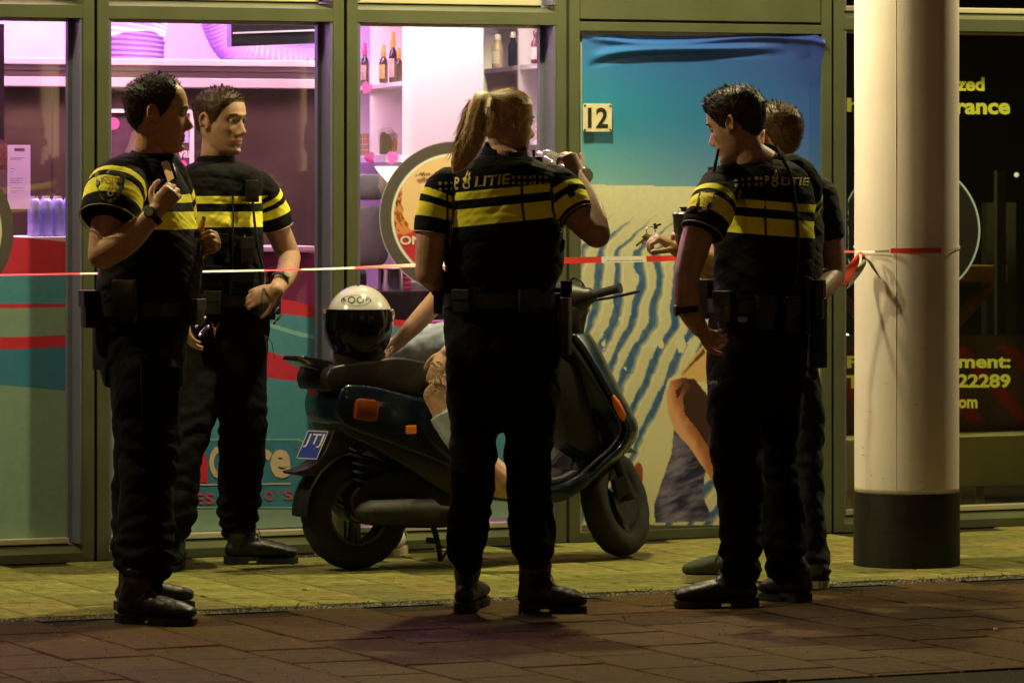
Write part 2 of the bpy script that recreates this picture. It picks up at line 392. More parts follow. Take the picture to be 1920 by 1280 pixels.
def rrect(x0, x1, y0, y1, r, n=6):
    p = []
    for cx, cy, a in ((x1 - r, y0 + r, -90), (x1 - r, y1 - r, 0), (x0 + r, y1 - r, 90), (x0 + r, y0 + r, 180)):
        for i in range(n + 1): t = R(a + 90 * i / n); p.append((cx + r * math.cos(t), cy + r * math.sin(t)))
    return p
fn = onfilm(rr); mb = MB(); mb.cur = KEYS.index('deep')
mb.poly([fn(x, y) for x, y in rrect(214, 574, 826, 950, 18)])
mb.cur = KEYS.index('pale'); A = rrect(212, 576, 822, 952, 20); B = rrect(214.5, 573.5, 825, 949.5, 18)
for i in range(len(A)): j = (i + 1) % len(A); mb.poly([fn(*A[i]), fn(*A[j]), fn(*B[j]), fn(*B[i])])
fn2 = onfilm(rr - .002)
mb.cur = KEYS.index('cream'); mb.poly([fn2(x, y) for x, y in ((372, 907), (545, 905), (545, 907.5), (372, 909.5))])
fnt = lambda x, y: fn2(x, -y)
text_on(mb, 'C', fnt, 392, 428, -898, -834, .03); text_on(mb, 're', fnt, 478, 545, -896, -842, .035)
text_on(mb, 'a', fnt, 432, 474, -897, -842, .03)
mb.cur = KEYS.index('red'); text_on(mb, 'n', fnt, 350, 389, -904, -845, .04)
mb.cur = KEYS.index('lred'); text_on(mb, 'ES', fnt, 364, 402, -945, -924, .02); text_on(mb, "O", fnt, 496, 513, -938, -920, .02); text_on(mb, "'", fnt, 520, 523, -928, -920, .02); text_on(mb, "S", fnt, 533, 548, -937, -919, .02)
text_on(mb, 'R', fnt, 554, 560, -842, -834, .01)
mb.build('window_lettering', FMATS, shop, fix=False)

# --- round decals on the glass
VC = mat('printed_film', attr='Col', rough=.35, bump=.12, bscale=200)
def disc_decal(cx, cy, rx, ry, rr, colfn, bay_lo, bay_hi, name='window_decal', nr=60, na=150):
    rad = np.linspace(0, 1, nr); an = np.linspace(0, 2 * np.pi, na)
    RA, AN = np.meshgrid(rad, an, indexing='ij'); X = cx + RA * rx * np.cos(AN); Y = cy + RA * ry * np.sin(AN)
    X = np.clip(X, bay_lo, bay_hi)
    Pm = np.array([[onfilm(rr)(x, y) for x, y in zip(a, b)] for a, b in zip(X, Y)]); C = colfn(X, Y, RA)
    return paint_mesh(name, Pm, C, VC, shop)
def put(C, mask, col): C[mask] = col
def face_col(X, Y, RA):
    C = np.zeros(X.shape + (3,)); n = fbm(X / 9, Y / 14, 3)
    hair = np.where((n > .52)[..., None], seen(150, 78, 30), seen(215, 135, 60)); C[:] = hair
    put(C, n < .36, seen(95, 45, 20))
    fx, fy = 815, 365
    face = ((X - fx) / 62) ** 2 + ((Y - fy) / 95) ** 2 + .25 * (n - .5) < 1; put(C, face, seen(250, 190, 115))
    #put(C, face & (((X - 830) / 26) ** 2 + ((Y - 400) / 40) ** 2 < 1), seen(250, 205, 140))
    for ex in (795, 848):
        put(C, (((X - ex) / 14) ** 2 + ((Y - 338 + (X - ex) * .1) / 5) ** 2 < 1), seen(150, 100, 70))
        put(C, (((X - ex) / 17) ** 2 + ((Y - 327 - (X - ex) ** 2 * .012) / 2.4) ** 2 < 1), seen(110, 60, 30))
    put(C, (((X - 822) / 20) ** 2 + ((Y - 425) / 8) ** 2 < 1), seen(185, 75, 65))
    put(C, Y > 434 + 3 * np.sin(X / 9), seen(190, 50, 48)); put(C, (Y > 432) & (Y < 437 + 3 * np.sin(X / 9)), seen(215, 130, 60))
    ring = np.array(seen(92, 82, 62)); k = .75 + .5 * fbm(X / 3, Y / 3, 8)[..., None] * .6
    m = RA > .835; C[m] = (ring * k)[m]; put(C, (RA > .80) & (RA <= .835), seen(225, 220, 165)); put(C, RA > .985, seen(190, 180, 150))
    return C
disc_decal(852, 407, 141, 142, REC - .005, face_col, 650, 1047)
mb = MB(); fn = onfilm(REC - .0075); text_on(mb, 'ONE', lambda x, y: fn(x, -y), 750, 806, -459, -442, .03)
mb.build('decal_lettering', mat('white_film', (.8, .78, .7), .5), shop, fix=False)
def dark_col(X, Y, RA):
    C = np.zeros(X.shape + (3,)); C[:] = (.012, .014, .012); ring = np.array(seen(88, 78, 58)); k = .75 + .5 * fbm(X / 3, Y / 3, 8)[..., None] * .6
    m = RA > .84; C[m] = (ring * k)[m]; put(C, (RA > .78) & (RA <= .84), seen(200, 195, 135)); n = fbm(X / 18, Y / 10, 5)
    put(C, (RA < .78) & (n > .58), (.10, .10, .085)); return C
disc_decal(-115, 433, 141, 142, REC - .005, dark_col, -400, 150)
def dark2(X, Y, RA):
    C = np.zeros(X.shape + (3,)); C[:] = (.014, .016, .014); put(C, RA > .968, seen(165, 185, 140)); return C
disc_decal(1707, 432, 131, 131, REC - .005, dark2, 1590, 2050)
YEL = mat('yellow_film', seen(178, 175, 42), .45, emit=(.6, .55, .02), estr=.015)  # faint glow added to the letters, which are plain film
mb = MB(); fn = onfilm(REC - .0072); ff = lambda x, y: fn(x, -y)
for body, x0, x1, y0, y1 in (('zed', 1793, 1846, 145, 171), ('h', 1588, 1612, 184, 210), ('rance', 1793, 1894, 193, 215), ('F', 1588, 1610, 667, 690), ('ment:', 1797, 1895, 668, 690), ('T', 1587, 1611, 703, 728), ('22289', 1795, 1895, 701, 727), ('om', 1797, 1833, 748, 765)):
    mb = MB(); text_on(mb, body, ff, x0, x1, -y1, -y0, .035); mb.build('window_lettering', YEL, shop, fix=False)

# --- door bay with the beach poster
a, b = BAYS[3]; aa, bb = a + HWD, b - HWD
pz0, pz1 = Zf(1300, 985), Zf(1300, 63)
MB().box(aa, bb, .001, .06, -.0, Zf(1300, 990)).build('door_rail', FR, shop, bevel=.002)
MB().box(aa, bb, .001, .06, Zf(1300, 61), Zf(1300, 44)).build('door_rail', FR, shop, bevel=.002)
MB().box(aa, bb, .018, .05, Zf(1300, 44) + .0005, Zf(1300, 39) - .0005).build('gasket', FRD, shop)
MB().box(aa + .004, bb - .004, .003, .06, Zf(1300, 39), TOP).build('panel', FR, shop, bevel=.002)
MB().box(aa, bb, .030, .05, pz0 - .02, pz1 + .02).build('door_leaf', mat('door_leaf_pale', (.45, .45, .36), .5), shop)
def poster():
    nx, ny = 250, 500; px = np.linspace(1091, 1539, nx); py = np.linspace(62.5, 984, ny); X, Y = np.meshgrid(px, py)
    u = (X - 1090) / 450; v = (Y - 62) / 283
    def c(*k): return np.array(seen(*k))
    tl, tr, ml, mr_, bl, br = c(48, 96, 138), c(46, 54, 104), c(34, 132, 130), c(50, 80, 122), c(122, 170, 134), c(76, 104, 132)
    def mixc(a_, b_, t): return a_ * (1 - t[..., None]) + b_ * t[..., None]
    uu = np.clip(u, 0, 1) ** .8; t1 = np.clip(v / .5, 0, 1); t2 = np.clip((v - .5) / .5, 0, 1)
    top = mixc(tl, tr, uu); mid = mixc(ml, mr_, uu); bot = mixc(bl, br, uu)
    C = np.where((v < .5)[..., None], mixc(top, mid, t1), mixc(mid, bot, t2 ** 1.6))
    C *= (1 + .12 * (fbm(X / 2.2, Y / 2.2, 2) - .5))[..., None]
    sand = Y > 346 + .02 * (X - 1090); gs_ = np.clip((Y - 346) / 100, 0, 1)
    sc_ = mixc(c(205, 195, 128), c(196, 184, 118), gs_) * (1 + .16 * (fbm(X / 4, Y / 6, 4) - .5))[..., None]
    C[sand] = sc_[sand]
    # wind ripples
    wob = 14 * (fbm(X / 120, Y / 110, 11) - .5) + 3.5 * np.sin(Y / 34 + X / 60) + 9 * (vnoise(X / 30, Y / 44, 21) - .5) + 3 * (vnoise(X / 9, Y / 12, 22) - .5)
    sl = np.where(Y < 470, (Y - 470) * 1.15 * np.clip((X - 1020) / 220, .2, 1.3), 0) + np.where(Y > 610, (Y - 610) * .48, 0)
    per = 35 + np.clip((Y - 480) / 250, -.35, 1) * 7; ph = (X - 1310 + wob * 1.5 + sl + 14) / per + 40; fr_ = ph - np.floor(ph)
    duty = np.clip((Y - 385) / 100, 0, 1) * .54 * (.75 + .5 * fbm(X / 40, Y / 80, 31)) ; duty = np.where(Y > 700, duty * .9, duty)
    st = sand & (fr_ < duty) & (Y > 388)
    rag = fbm(X / 5, Y / 10, 41); st &= ~((fr_ < .05) & (rag > .55))
    edge = np.clip(fr_ / .12, 0, 1); blue = mixc(c(66, 108, 116), c(40, 76, 98), edge * (.6 + .4 * fbm(X / 12, Y / 30, 6)))
    al = (np.clip(fr_ / .05, 0, 1) * np.clip((duty - fr_) / .20, 0, 1) ** .7 * (.82 + .3 * fbm(X / 6, Y / 9, 61)))[..., None].clip(0, 1); C[st] = (blue * al + C * (1 - al))[st]
    hi = sand & (fr_ > duty) & (fr_ < duty + .10) & (Y > 430); C[hi] = C[hi] * 1.12
    isl = sand & (Y > 500) & (Y < 700) & (fbm(X / 22, Y / 46, 51) > .66); C[isl] = c(200, 190, 125)
    # generic walking figure in the lower corner
    put(C, inpoly(X, Y, [(1330, 640), (1282, 690), (1252, 712), (1238, 760), (1205, 845), (1192, 900), (1196, 983), (1230, 983), (1262, 845), (1300, 800), (1370, 760)]), c(202, 188, 118))
    put(C, inpoly(X, Y, [(1322, 640), (1276, 700), (1282, 714), (1340, 716), (1340, 640)]), c(205, 160, 82))
    put(C, inpoly(X, Y, [(1320, 652), (1283, 696), (1278, 704), (1300, 682), (1322, 662)]), c(90, 55, 30))
    jean = inpoly(X, Y, [(1264, 800), (1259, 850), (1240, 905), (1227, 945), (1228, 980), (1338, 976), (1318, 930), (1322, 885), (1345, 870), (1345, 800)])
    jc = mixc(c(38, 36, 50), c(124, 112, 112), np.clip(fbm(X / 26, Y / 9 + X / 22, 71) * 2.3 - .65 + .25 * np.sin((X - 1228) / 16), 0, 1)); C[jean] = jc[jean]
    arm = inpoly(X, Y, [(1250, 735), (1258, 714), (1278, 708), (1302, 710), (1330, 745), (1330, 830), (1352, 905), (1342, 912), (1296, 842), (1264, 806), (1252, 772)])
    tt = np.clip((X - 1250 - (Y - 735) * .45) / 48 + .5 * (fbm(X / 16, Y / 26, 81) - .5), 0, 1); ac = np.where((tt < .35)[..., None], mixc(c(206, 146, 84), c(168, 100, 50), tt / .35), mixc(c(168, 100, 50), c(70, 40, 24), np.clip((tt - .35) / .65, 0, 1))); C[arm] = ac[arm]
    put(C, inpoly(X, Y, [(1280, 745), (1298, 716), (1330, 750), (1330, 840), (1308, 806), (1284, 776)]), c(62, 38, 22))
    put(C, inpoly(X, Y, [(1266, 732), (1284, 716), (1276, 738), (1270, 748)]), c(70, 40, 22))
    put(C, ((X - 1197) / 9) ** 2 + ((Y - 888) / 22) ** 2 < 1, c(150, 62, 24))
    C = np.clip(C, .004, .9)
    # real buckles along the top edge and a loose right edge
    dep = np.full(X.shape, .022)
    def ridge(y0, wdt, amp): return amp * np.exp(-((Y - y0) / wdt) ** 2)
    fade = np.clip((X - 1100) / 60, 0, 1) * np.clip((1480 - X) / 160, 0, 1)
    yr = 92 + 22 * np.exp(-(X - 1100) / 45) - .008 * (X - 1100)
    dep -= ridge(yr, 9, .030) * fade; dep += ridge(yr + 13, 6, .012) * fade; dep -= ridge(74 + 6 * np.sin(X / 60), 6, .014) * np.clip((X - 1100) / 40, 0, 1)
    tri = np.clip((X - 1475) / 60, 0, 1) * np.clip((165 - Y) / 90, 0, 1); dep -= .022 * tri
    dep -= .004 * (fbm(X / 26, Y / 20, 9) - .5) * np.clip((140 - Y) / 80, 0, 1)
    dep -= .010 * np.clip((X - 1518) / 20, 0, 1) * (.5 + .5 * np.sin(Y / 120)); dep = np.minimum(dep, .028)
    Yc = Y + np.where(Y < 100, np.clip(6 * np.exp(-((X - 1300) / 160) ** 2) + 10 * np.clip((X - 1505) / 35, 0, 1) ** 2, 0, 20) * (100 - Y) / 38, 0)
    s_ = np.vectorize(lambda x: S(x, .022))(px); Pm = np.zeros(X.shape + (3,)); Pm[..., 0] = s_[None, :]; Pm[..., 1] = dep
    yd = P0.y + U.y * s_ + INW.y * .022; Pm[..., 2] = CZ - (Yc - HY) * yd[None, :] / F
    return paint_mesh('poster', Pm, C, mat('poster_film', attr='Col', rough=.28, bump=.1, bscale=120), shop)
poster()
# house number plate
hn = thing('house_number', 'pale enamel house number plate reading 12 on the blue poster', 'sign', matrix=MF @ Matrix.Translation((S(1120), .0, Zf(1120, 221))))
pw, ph = (S(1147) - S(1093)) / 2, .058
rg = []
mb = MB(); mb.prism([(x, -.002, z) for x, z in rrect(-pw, pw, -ph, ph, .008, 3)], (0, .004, 0)); mb.build('plate', mat('cream_enamel', (.72, .66, .44), .35, var=.12, vscale=25), hn, bevel=.0015)
mb = MB(); text_on(mb, '12', lambda x, y: Vector((x, -.0035, y)), -pw * .68, pw * .72, -.042, .042, .025); mb.build('digits', mat('black_paint', (.015, .015, .014), .4), hn, fix=False)
for sx in (-1, 1):
    for sz in (-1, 1): MB().lathe([(.005, 0), (.005, .002), (.003, .003)], 8, (sx * (pw - .008), -.0022, sz * (ph - .008)), (0, -1, 0)).build('screw', mat('screw_dark', (.1, .08, .05), .5), hn)
# ------------------------------------------------------------------ rooms behind the glass
WHITE = mat('white_laminate', (.80, .76, .74), .5, var=.03); WALLP = mat('pale_wall', (.78, .72, .76), .7, var=.05)
WENGE = mat('wenge_panel', (.060, .034, .032), .35, var=.25, vscale=4, bump=.1)
DARK = mat('dark_room', (.04, .038, .035), .8, var=.2); FLOORM = mat('shop_floor', (.12, .09, .08), .4, var=.2)
def fbuild(mb, name, m, label=None, cat=None, kind=None, group=None, **kw):
    o = mb.build(name, m, None, **kw); o.matrix_world = MF; tag(o, label, cat, group, kind); return o
def pbox(mb, p0, p1, y0, y1, r0, r1):       # box whose front face matches photo pixels at recess r0
    x0, x1 = S(p0, r0), S(p1, r0); pm = (p0 + p1) / 2
    mb.box(min(x0, x1), max(x0, x1), r0, r1, min(Zf(pm, y0, r0), Zf(pm, y1, r0)), max(Zf(pm, y0, r0), Zf(pm, y1, r0))); return mb
sP = S(1300)                                # partition between the two shops
fbuild(MB().box(-2.4, 9, .17, 6, -.02, -.002), 'floor', FLOORM, kind='structure')
fbuild(MB().box(-2.4, 9, .31, 6, 3.0, 3.1), 'ceiling', WALLP, kind='structure')
fbuild(MB().box(-2.4, sP + .1, 2.9, 3.0, 0, 3.0), 'wall', WALLP, kind='structure')
fbuild(MB().box(-2.5, -2.4, .17, 2.9, 0, 3.0), 'wall', WALLP, kind='structure')
fbuild(MB().box(sP, sP + .1, .17, 2.9, 0, 3.0), 'wall', WALLP, kind='structure')
fbuild(MB().box(sP + .1, 9, 4.2, 4.3, 0, 3.0), 'wall', DARK, kind='structure')
fbuild(MB().box(8.9, 9, .17, 4.2, 0, 3.0), 'wall', DARK, kind='structure')
# tanning cabins: dark panel wall with a stepped white cornice, purple lit space above
CR = 1.15; zc0, zc1 = Zf(400, 165, CR), Zf(400, 112, CR); xr = S(652, CR)
cab = thing('cabin_wall', 'dark brown cabin wall under a stepped white cornice behind the left windows', 'wall', matrix=MF)
x = -2.38; i = 0
while x < xr - .05:
    MB().box(x, min(x + .745, xr), CR + .05, CR + .09, 0, zc0 - .002).build('panel', WENGE, cab, bevel=.002); x += .75
hh = (zc1 - zc0)
for k, (a0, a1, r) in enumerate(((0, .34, .0), (.36, .56, .035), (.58, .74, .012), (.76, 1.0, -.02))):
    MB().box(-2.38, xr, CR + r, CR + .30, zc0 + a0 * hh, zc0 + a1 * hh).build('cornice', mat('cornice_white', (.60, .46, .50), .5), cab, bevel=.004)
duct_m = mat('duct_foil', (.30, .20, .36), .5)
def duct(label, pts, rad):
    q = spline(pts, 44); P = []; Rr = []
    for i, p in enumerate(q): P.append(p); Rr.append(rad * (1 + .022 * math.sin(i * 1.5708)))
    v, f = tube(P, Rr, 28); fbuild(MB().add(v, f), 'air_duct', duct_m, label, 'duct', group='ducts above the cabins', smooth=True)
d1 = CR + .75
def FP(px, py, r): return Vector((S(px, r), r, Zf(px, py, r)))
duct('wide pleated air duct rising above the cabins behind the two officers', [FP(240, 150, d1), FP(244, 60, d1), FP(262, -40, d1), FP(270, -180, d1)], .155)
duct('pleated air duct bending under the black screen above the cornice', [FP(372, -60, d1 - .2), FP(408, 30, d1 - .2), FP(450, 95, d1 - .2), FP(560, 125, d1 - .2), FP(640, 120, d1 - .2)], .085)
tv = thing('wall_screen', 'black flat screen hung above the cornice in the second window', 'screen', matrix=MF)
mb = MB(); c = FP(520, 58, CR - .25); ax = (FP(612, 38, CR - .20) - FP(432, 44, CR - .35)) / 2; up = Vector((0, .02, 1)) * .060
mb.cbox(c, ax, Vector((.0, .03, 0)), up); mb.build('case', mat('black_gloss', (.012, .012, .016), .12, coat=.4), tv, bevel=.004)
mb = MB(); mb.cbox(c + Vector((-.0, -.034, -.004)), ax * .98, Vector((0, .003, 0)), Vector((0, 0, .0035))); mb.build('trim', mat('screen_trim', (.5, .45, .5), .3), tv)
MB().box(c.x - .02, c.x + .02, c.y, c.y + .05, c.z + .04, 3.0).build('bracket', mat('black_gloss'), tv)
mb = MB(); pbox(mb, 432, 500, 110, 124, CR + .05, CR + .2); fbuild(mb, 'control_box', mat('dark_grey_box', (.05, .05, .06), .5), 'small dark box lying on the white cornice below the screen', 'box', bevel=.004)
mb = MB(); pts = [FP(575, 112, CR + .06), FP(582, 118, CR + .04), FP(596, 117, CR + .04), FP(588, 112, CR + .04), FP(602, 119, CR + .04)]
v, f = curved_tube(pts, .003); fbuild(mb.add(v, f), 'cable', mat('black_gloss'), 'loose black cable curled on the white cornice near the window edge', 'cable', smooth=True)
# purple neon above the cabins and white-pink room light
NEON = mat('neon_tube', (.9, .5, 1), emit=(.62, .16, 1.0), estr=14)
for x in (-1.5, -.1, 1.2):
    fbuild(MB().tube([(x - .5, CR + .45, zc1 - .03), (x + .5, CR + .45, zc1 - .03)], [.018, .018], 10), 'neon_tube', NEON, {-1.5: 'purple neon tube behind the cornice of the far left window', -.1: 'purple neon tube behind the cornice under the wide air duct', 1.2: 'purple neon tube behind the cornice beside the black screen'}[x], 'lamp', group='neon tubes on the cabins')
def froom(s, r, z): return MF @ Vector((s, r, z))
def arealamp(name, s, r, z, e, col, sx, sy):
    o = lamp(name, 'AREA', froom(s, r, z), e, col, sx, froom(s, r, 0), size_y=sy); return o
arealamp('ceiling_panel_light', S(330), .62, 2.95, 60, (1, .46, .66), 1.2, .4)
arealamp('ceiling_panel_light', S(40) - .6, .62, 2.95, 58, (1, .46, .68), 1.2, .4)
arealamp('ceiling_panel_light', S(850), .55, 2.95, 58, (1, .76, .76), .9, .4)
for nm, s, rr_ in (('purple_wash_light', S(120), 1.95), ('purple_wash_light', S(500), 1.95)):
    o = lamp(nm, 'AREA', froom(s, rr_, 2.05), 60, (.70, .22, 1.0), 1.2, froom(s, rr_ + .5, 3.2), size_y=.5)
o = lamp('shop_fill_light', 'AREA', froom(S(1750), 1.6, 2.9), 26, (.95, .85, .35), 2.0, froom(S(1750), 1.0, 0), size_y=1.0)  # unseen fill light added to brighten the right shop
for px, py, s_, e_ in ((470, 1078, S(520), 230), (720, 1064, S(760), 260)):
    o = lamp('display_spot', 'SPOT', froom(s_, .34, 2.40), e_, (.55, .48, 1.0), .04, G(px, py), spot=R(17))
# framed price board on the cabin wall
t = thing('price_board', 'white framed dark poster with pink spots on the cabin wall', 'picture', matrix=MF); r0 = CR + .03
mb = MB(); pbox(mb, 204, 362, 207, 345, r0, r0 + .015); mb.build('board', mat('plum_print', (.10, .05, .07), .4, var=.3, vscale=12), t)
mb = MB(); wbd = 7
for q in ((202, 364, 205, 212), (202, 364, 340, 347), (202, 209, 212.2, 339.8), (357, 364, 212.2, 339.8)): pbox(mb, *q, r0 - .012, r0 + .012)
mb.build('frame', WHITE, t)
PINK = mat('pink_print', (.75, .12, .36), .5); mb = MB(); ff = lambda x, y: Vector((S(x, r0 - .002), r0 - .002, Zf(x, -y, r0)))
for cx, cy, rr_ in ((212, 232, 12), (322, 310, 9), (343, 309, 8)):
    mb = MB(); mb.poly([ff(cx + rr_ * math.cos(a), -cy + rr_ * math.sin(a)) for a in np.linspace(0, 6.1, 16)]); mb.build('print_spot', PINK, t, fix=False)
mb = MB(); text_on(mb, 'nen van', ff, 300, 362, -296, -282, .03); mb.build('lettering', mat('white_film'), t, fix=False)
mb = MB(); pbox(mb, 340, 354, 235, 268, r0 - .003, r0 - .001); mb.build('print_panel', mat('lilac_print', (.5, .45, .75), .5), t)
def translucent(m, k=.55):                  # thin paper lets the room light through
    nt = m.node_tree; b = nt.nodes['Principled BSDF']; o = nt.nodes['Material Output']; t = nt.nodes.new('ShaderNodeBsdfTranslucent'); t.inputs[0].default_value = b.inputs['Base Color'].default_value
    x = nt.nodes.new('ShaderNodeMixShader'); x.inputs[0].default_value = k; nt.links.new(b.outputs[0], x.inputs[1]); nt.links.new(t.outputs[0], x.inputs[2]); nt.links.new(x.outputs[0], o.inputs[0]); return m
# notice and card taped to the left window
t = thing('paper_notice', 'white printed paper notice taped inside the far left window', 'notice', matrix=MF)
mb = MB(); pbox(mb, 14, 57, 272, 392, .150, .151); mb.build('sheet', translucent(mat('white_paper', (.90, .84, .88), .8), .7), t)
mb = MB()
for k, yy in enumerate((296, 298.5, 316, 322, 334, 338, 342, 352, 357, 360)): pbox(mb, 19, 19 + (28, 20, 9, 6, 24, 18, 22, 26, 25, 12)[k], yy, yy + 1.1, .1486, .1495)
pbox(mb, 27, 46, 278, 284, .1486, .1495); mb.build('print', mat('grey_ink', (.42, .36, .5), .8), t)
mb = MB(); pbox(mb, -40, 13, 268, 320, .149, .151); fbuild(mb, 'red_card', mat('coral_card', (.72, .25, .28), .6, var=.3, vscale=60), 'coral printed card taped beside the white notice at the left edge', 'card')
mb = MB(); pbox(mb, -60, 8, 45, 262, .5, .53); fbuild(mb, 'dark_banner', mat('plum_banner', (.05, .025, .045), .7), 'dark plum banner hanging at the left edge inside', 'banner')
# pack of water bottles in the left window
wm = glass_mat('water_plastic', (.62, .66, .95), 2.2)
WB = mat('blue_plastic', (.34, .36, .78), .12, spec=.8)
r0 = .40; mb = MB(); pbox(mb, 40, 160, 444, 456, r0 - .06, r0 + .35); fbuild(mb, 'display_shelf', WHITE, 'white display shelf under the water bottles in the left window', 'shelf', bevel=.003)
zsh = Zf(100, 444, r0 - .06); htb = Zf(100, 368, r0) - zsh
proto = None
for k in range(8):
    px = (66, 88, 110, 132)[k % 4]; rb = r0 + (0 if k < 4 else .09)
    M = MF @ Matrix.Translation((S(px, r0) + (.0 if k < 4 else .02), rb, zsh))
    wr = .0218; lab = ['clear water bottle at the front left of the blue pack','clear water bottle second from left in the front row','clear water bottle third from left in the front row','clear water bottle at the front right of the blue pack by the frame'][k] if k < 4 else 'blue-tinted water bottle in the back row at the far left window'
    if proto is None:
        t = thing('water_bottle', lab, 'bottle', matrix=M, group='water bottles in the left window'); proto = t
        MB().lathe([(.8 * wr, 0), (wr, .006), (wr, .045), (.92 * wr, .05), (wr, .056), (wr, htb * .80), (.92 * wr, htb * .88), (.6 * wr, htb * .94), (.42 * wr, htb * .95)], 16).build('body', WB, t, smooth=True)
        MB().lathe([(.5 * wr, htb * .95), (.5 * wr, htb), (0.001, htb)], 12).build('cap', mat('white_cap', (.8, .8, .9), .4), t)
    else:
        c = proto.copy(); COL.objects.link(c); c.matrix_world = M; c['label'] = lab
        for ch in proto.children: d = ch.copy(); COL.objects.link(d); d.parent = c
# pink bench deep in the second window
t = thing('reception_desk', 'low magenta reception desk with pale top in the second window', 'desk', matrix=MF)
mb = MB(); pbox(mb, 470, 610, 474, 600, .75, 1.05); mb.build('body', mat('magenta_front', (.30, .02, .09), .5), t, bevel=.01)
mb = MB(); pbox(mb, 462, 595, 462, 472, .72, 1.07); mb.build('desk_top', mat('desk_pale', (.6, .45, .48), .4), t, bevel=.003)
# --- white shelving in the third window: two rows standing askew, seen almost along their fronts
SH = mat('white_shelf', (.80, .77, .75), .45, var=.02); zt0 = 2.75
def zat(py, y): return CZ - (py - HY) * y / F
def shelving(label, near, far, mids, dep, levels, zbot, nm):
    A_, B_ = Wp(near[0], 320, near[1]), Wp(far[0], 320, far[1]); A_.z = B_.z = 0; dr = (B_ - A_).normalized(); dp = Vector((dr.y, -dr.x, 0)); Lf = (B_ - A_).length
    t = thing(nm, label, 'shelf', A_); z = Vector((0, 0, 1))
    def bx(name, u0, u1, w0, w1, z0, z1, m=SH):
        mb = MB(); mb.cbox(A_ + dr * (u0 + u1) / 2 + dp * (w0 + w1) / 2 + z * (z0 + z1) / 2, dr * (u1 - u0) / 2, dp * (w1 - w0) / 2, z * (z1 - z0) / 2); mb.build(name, m, t, world=True)
    us = [0] + [u for u in mids] + [Lf]
    for u in us: bx('divider' if u else 'side_panel', u - .012, u + .012, 0, dep, zbot, zt0)
    bx('back_panel', -.012, Lf + .012, dep + .0005, dep + .015, zbot, zt0)
    for u0, u1 in zip(us[:-1], us[1:]):
        for zl, th in levels: bx('shelf_board', u0 + .0125, u1 - .0125, .004, dep - .001, zl - th, zl)
    return t, (lambda u, w_, zz: A_ + dr * u + dp * w_ + z * zz)
zl1, zl2 = zat(152, 19.0), zat(290, 19.0)
shelfL, PL = shelving('white shelf unit of tanning bottles with wide blank end panel', (755, 19.0), (640, 20.8), [.93], .33, [(zl1, .018), (zl2, .032), (zat(-60, 19), .018)], zl2 - .033, 'shelf_unit')
zr1, zr2, zr3 = zat(118, 19.0), zat(262, 19.0), zat(395, 19.0)
shelfR, PR = shelving('white open shelf of small jars beside the drinking officer', (1034, 18.82), (905, 20.2), [.66], .17, [(zr1, .02), (zr2, .02), (zr3, .02), (zat(-30, 19), .02)], .5, 'open_shelf')
def bottle(label, loc, h, wr, body, cap, shape='pump', lab=None):
    t = thing('bottle', label, 'bottle', loc)
    if shape == 'pump':
        MB().lathe([(wr * .9, 0), (wr, .006), (wr, h * .52), (wr * .8, h * .62), (wr * .45, h * .68), (wr * .45, h * .7)], 16).build('body', body, t, smooth=True)
        MB().lathe([(wr * .55, h * .7), (wr * .6, h * .78), (wr * .42, h * .86), (wr * .36, h), (.001, h)], 12).build('cap', cap, t, smooth=True)
    else:
        MB().lathe([(wr * .9, 0), (wr, .008), (wr, h * .6), (wr * .55, h * .74), (wr * .55, h * .82)], 16).build('body', body, t, smooth=True)
        MB().lathe([(wr * .62, h * .82), (wr * .62, h * .94), (wr * .3, h), (.001, h)], 12).build('cap', cap, t, smooth=True)
    if lab:
        v = []; n = 8
        for i in range(n + 1):
            a = -math.pi / 2 - .5 + (i / n - .5) * 1.6; v += [(wr * 1.02 * math.cos(a), wr * 1.02 * math.sin(a), h * .12), (wr * 1.02 * math.cos(a), wr * 1.02 * math.sin(a), h * .48)]
        MB().add(v, [(2 * i, 2 * i + 2, 2 * i + 3, 2 * i + 1) for i in range(n)]).build('label', lab, t, fix=False)
    return t
BB = mat('dark_bottle', (.025, .012, .010), .15, coat=.3); ORC = mat('orange_cap', (.85, .32, .02), .4); PKC = mat('pink_cap', (.75, .10, .28), .4)
ORL = mat('orange_label', (.75, .28, .08), .5, var=.5, vscale=90); CRL = mat('cream_label', (.65, .42, .34), .5, var=.5, vscale=90); TER = mat('terracotta', (.42, .20, .12), .6, var=.2)
def BL(px, y, zz): p = Wp(px, 320, y); p.z = zz + .0005; return p
bottle('dark bottle with pink cap at the left end of the shelf', BL(669, 20.35, zl1), .185, .019, BB, PKC, lab=CRL)
bottle('dark bottle with pink nozzle and cream label left of the divider', BL(684, 20.05, zl1), .19, .019, BB, PKC, lab=CRL)
bottle('shorter dark bottle with orange cap right of the divider', BL(719, 19.50, zl1), .165, .0195, BB, ORC, lab=ORL)
bottle('tall dark bottle with orange cap behind the shorter one', BL(737, 19.58, zl1), .225, .019, BB, ORC, lab=CRL)
bottle('dark bottle with low orange cap at the shelf end by the panel', BL(748, 19.42, zl1), .15, .016, BB, ORC)
for k, (px, y, lb) in enumerate(((673, 20.3, 'left stack of terracotta tubs on the lower shelf'), (686, 20.05, 'right stack of terracotta tubs on the lower shelf'))):
    t = thing('tub_stack', lb, 'tubs', BL(px, y, zl2))
    for j in range(4): MB().lathe([(.0135, j * .025), (.0145, j * .025 + .002), (.0145, j * .025 + .017), (.0150, j * .025 + .0175), (.0150, j * .025 + .023), (.001, j * .025 + .0235)], 14).build('tub', TER, t, smooth=True)
t = thing('gift_bag', 'clear gift bag with dark bottles and orange label on the lower shelf', 'bag', BL(724, 19.5, zl2))
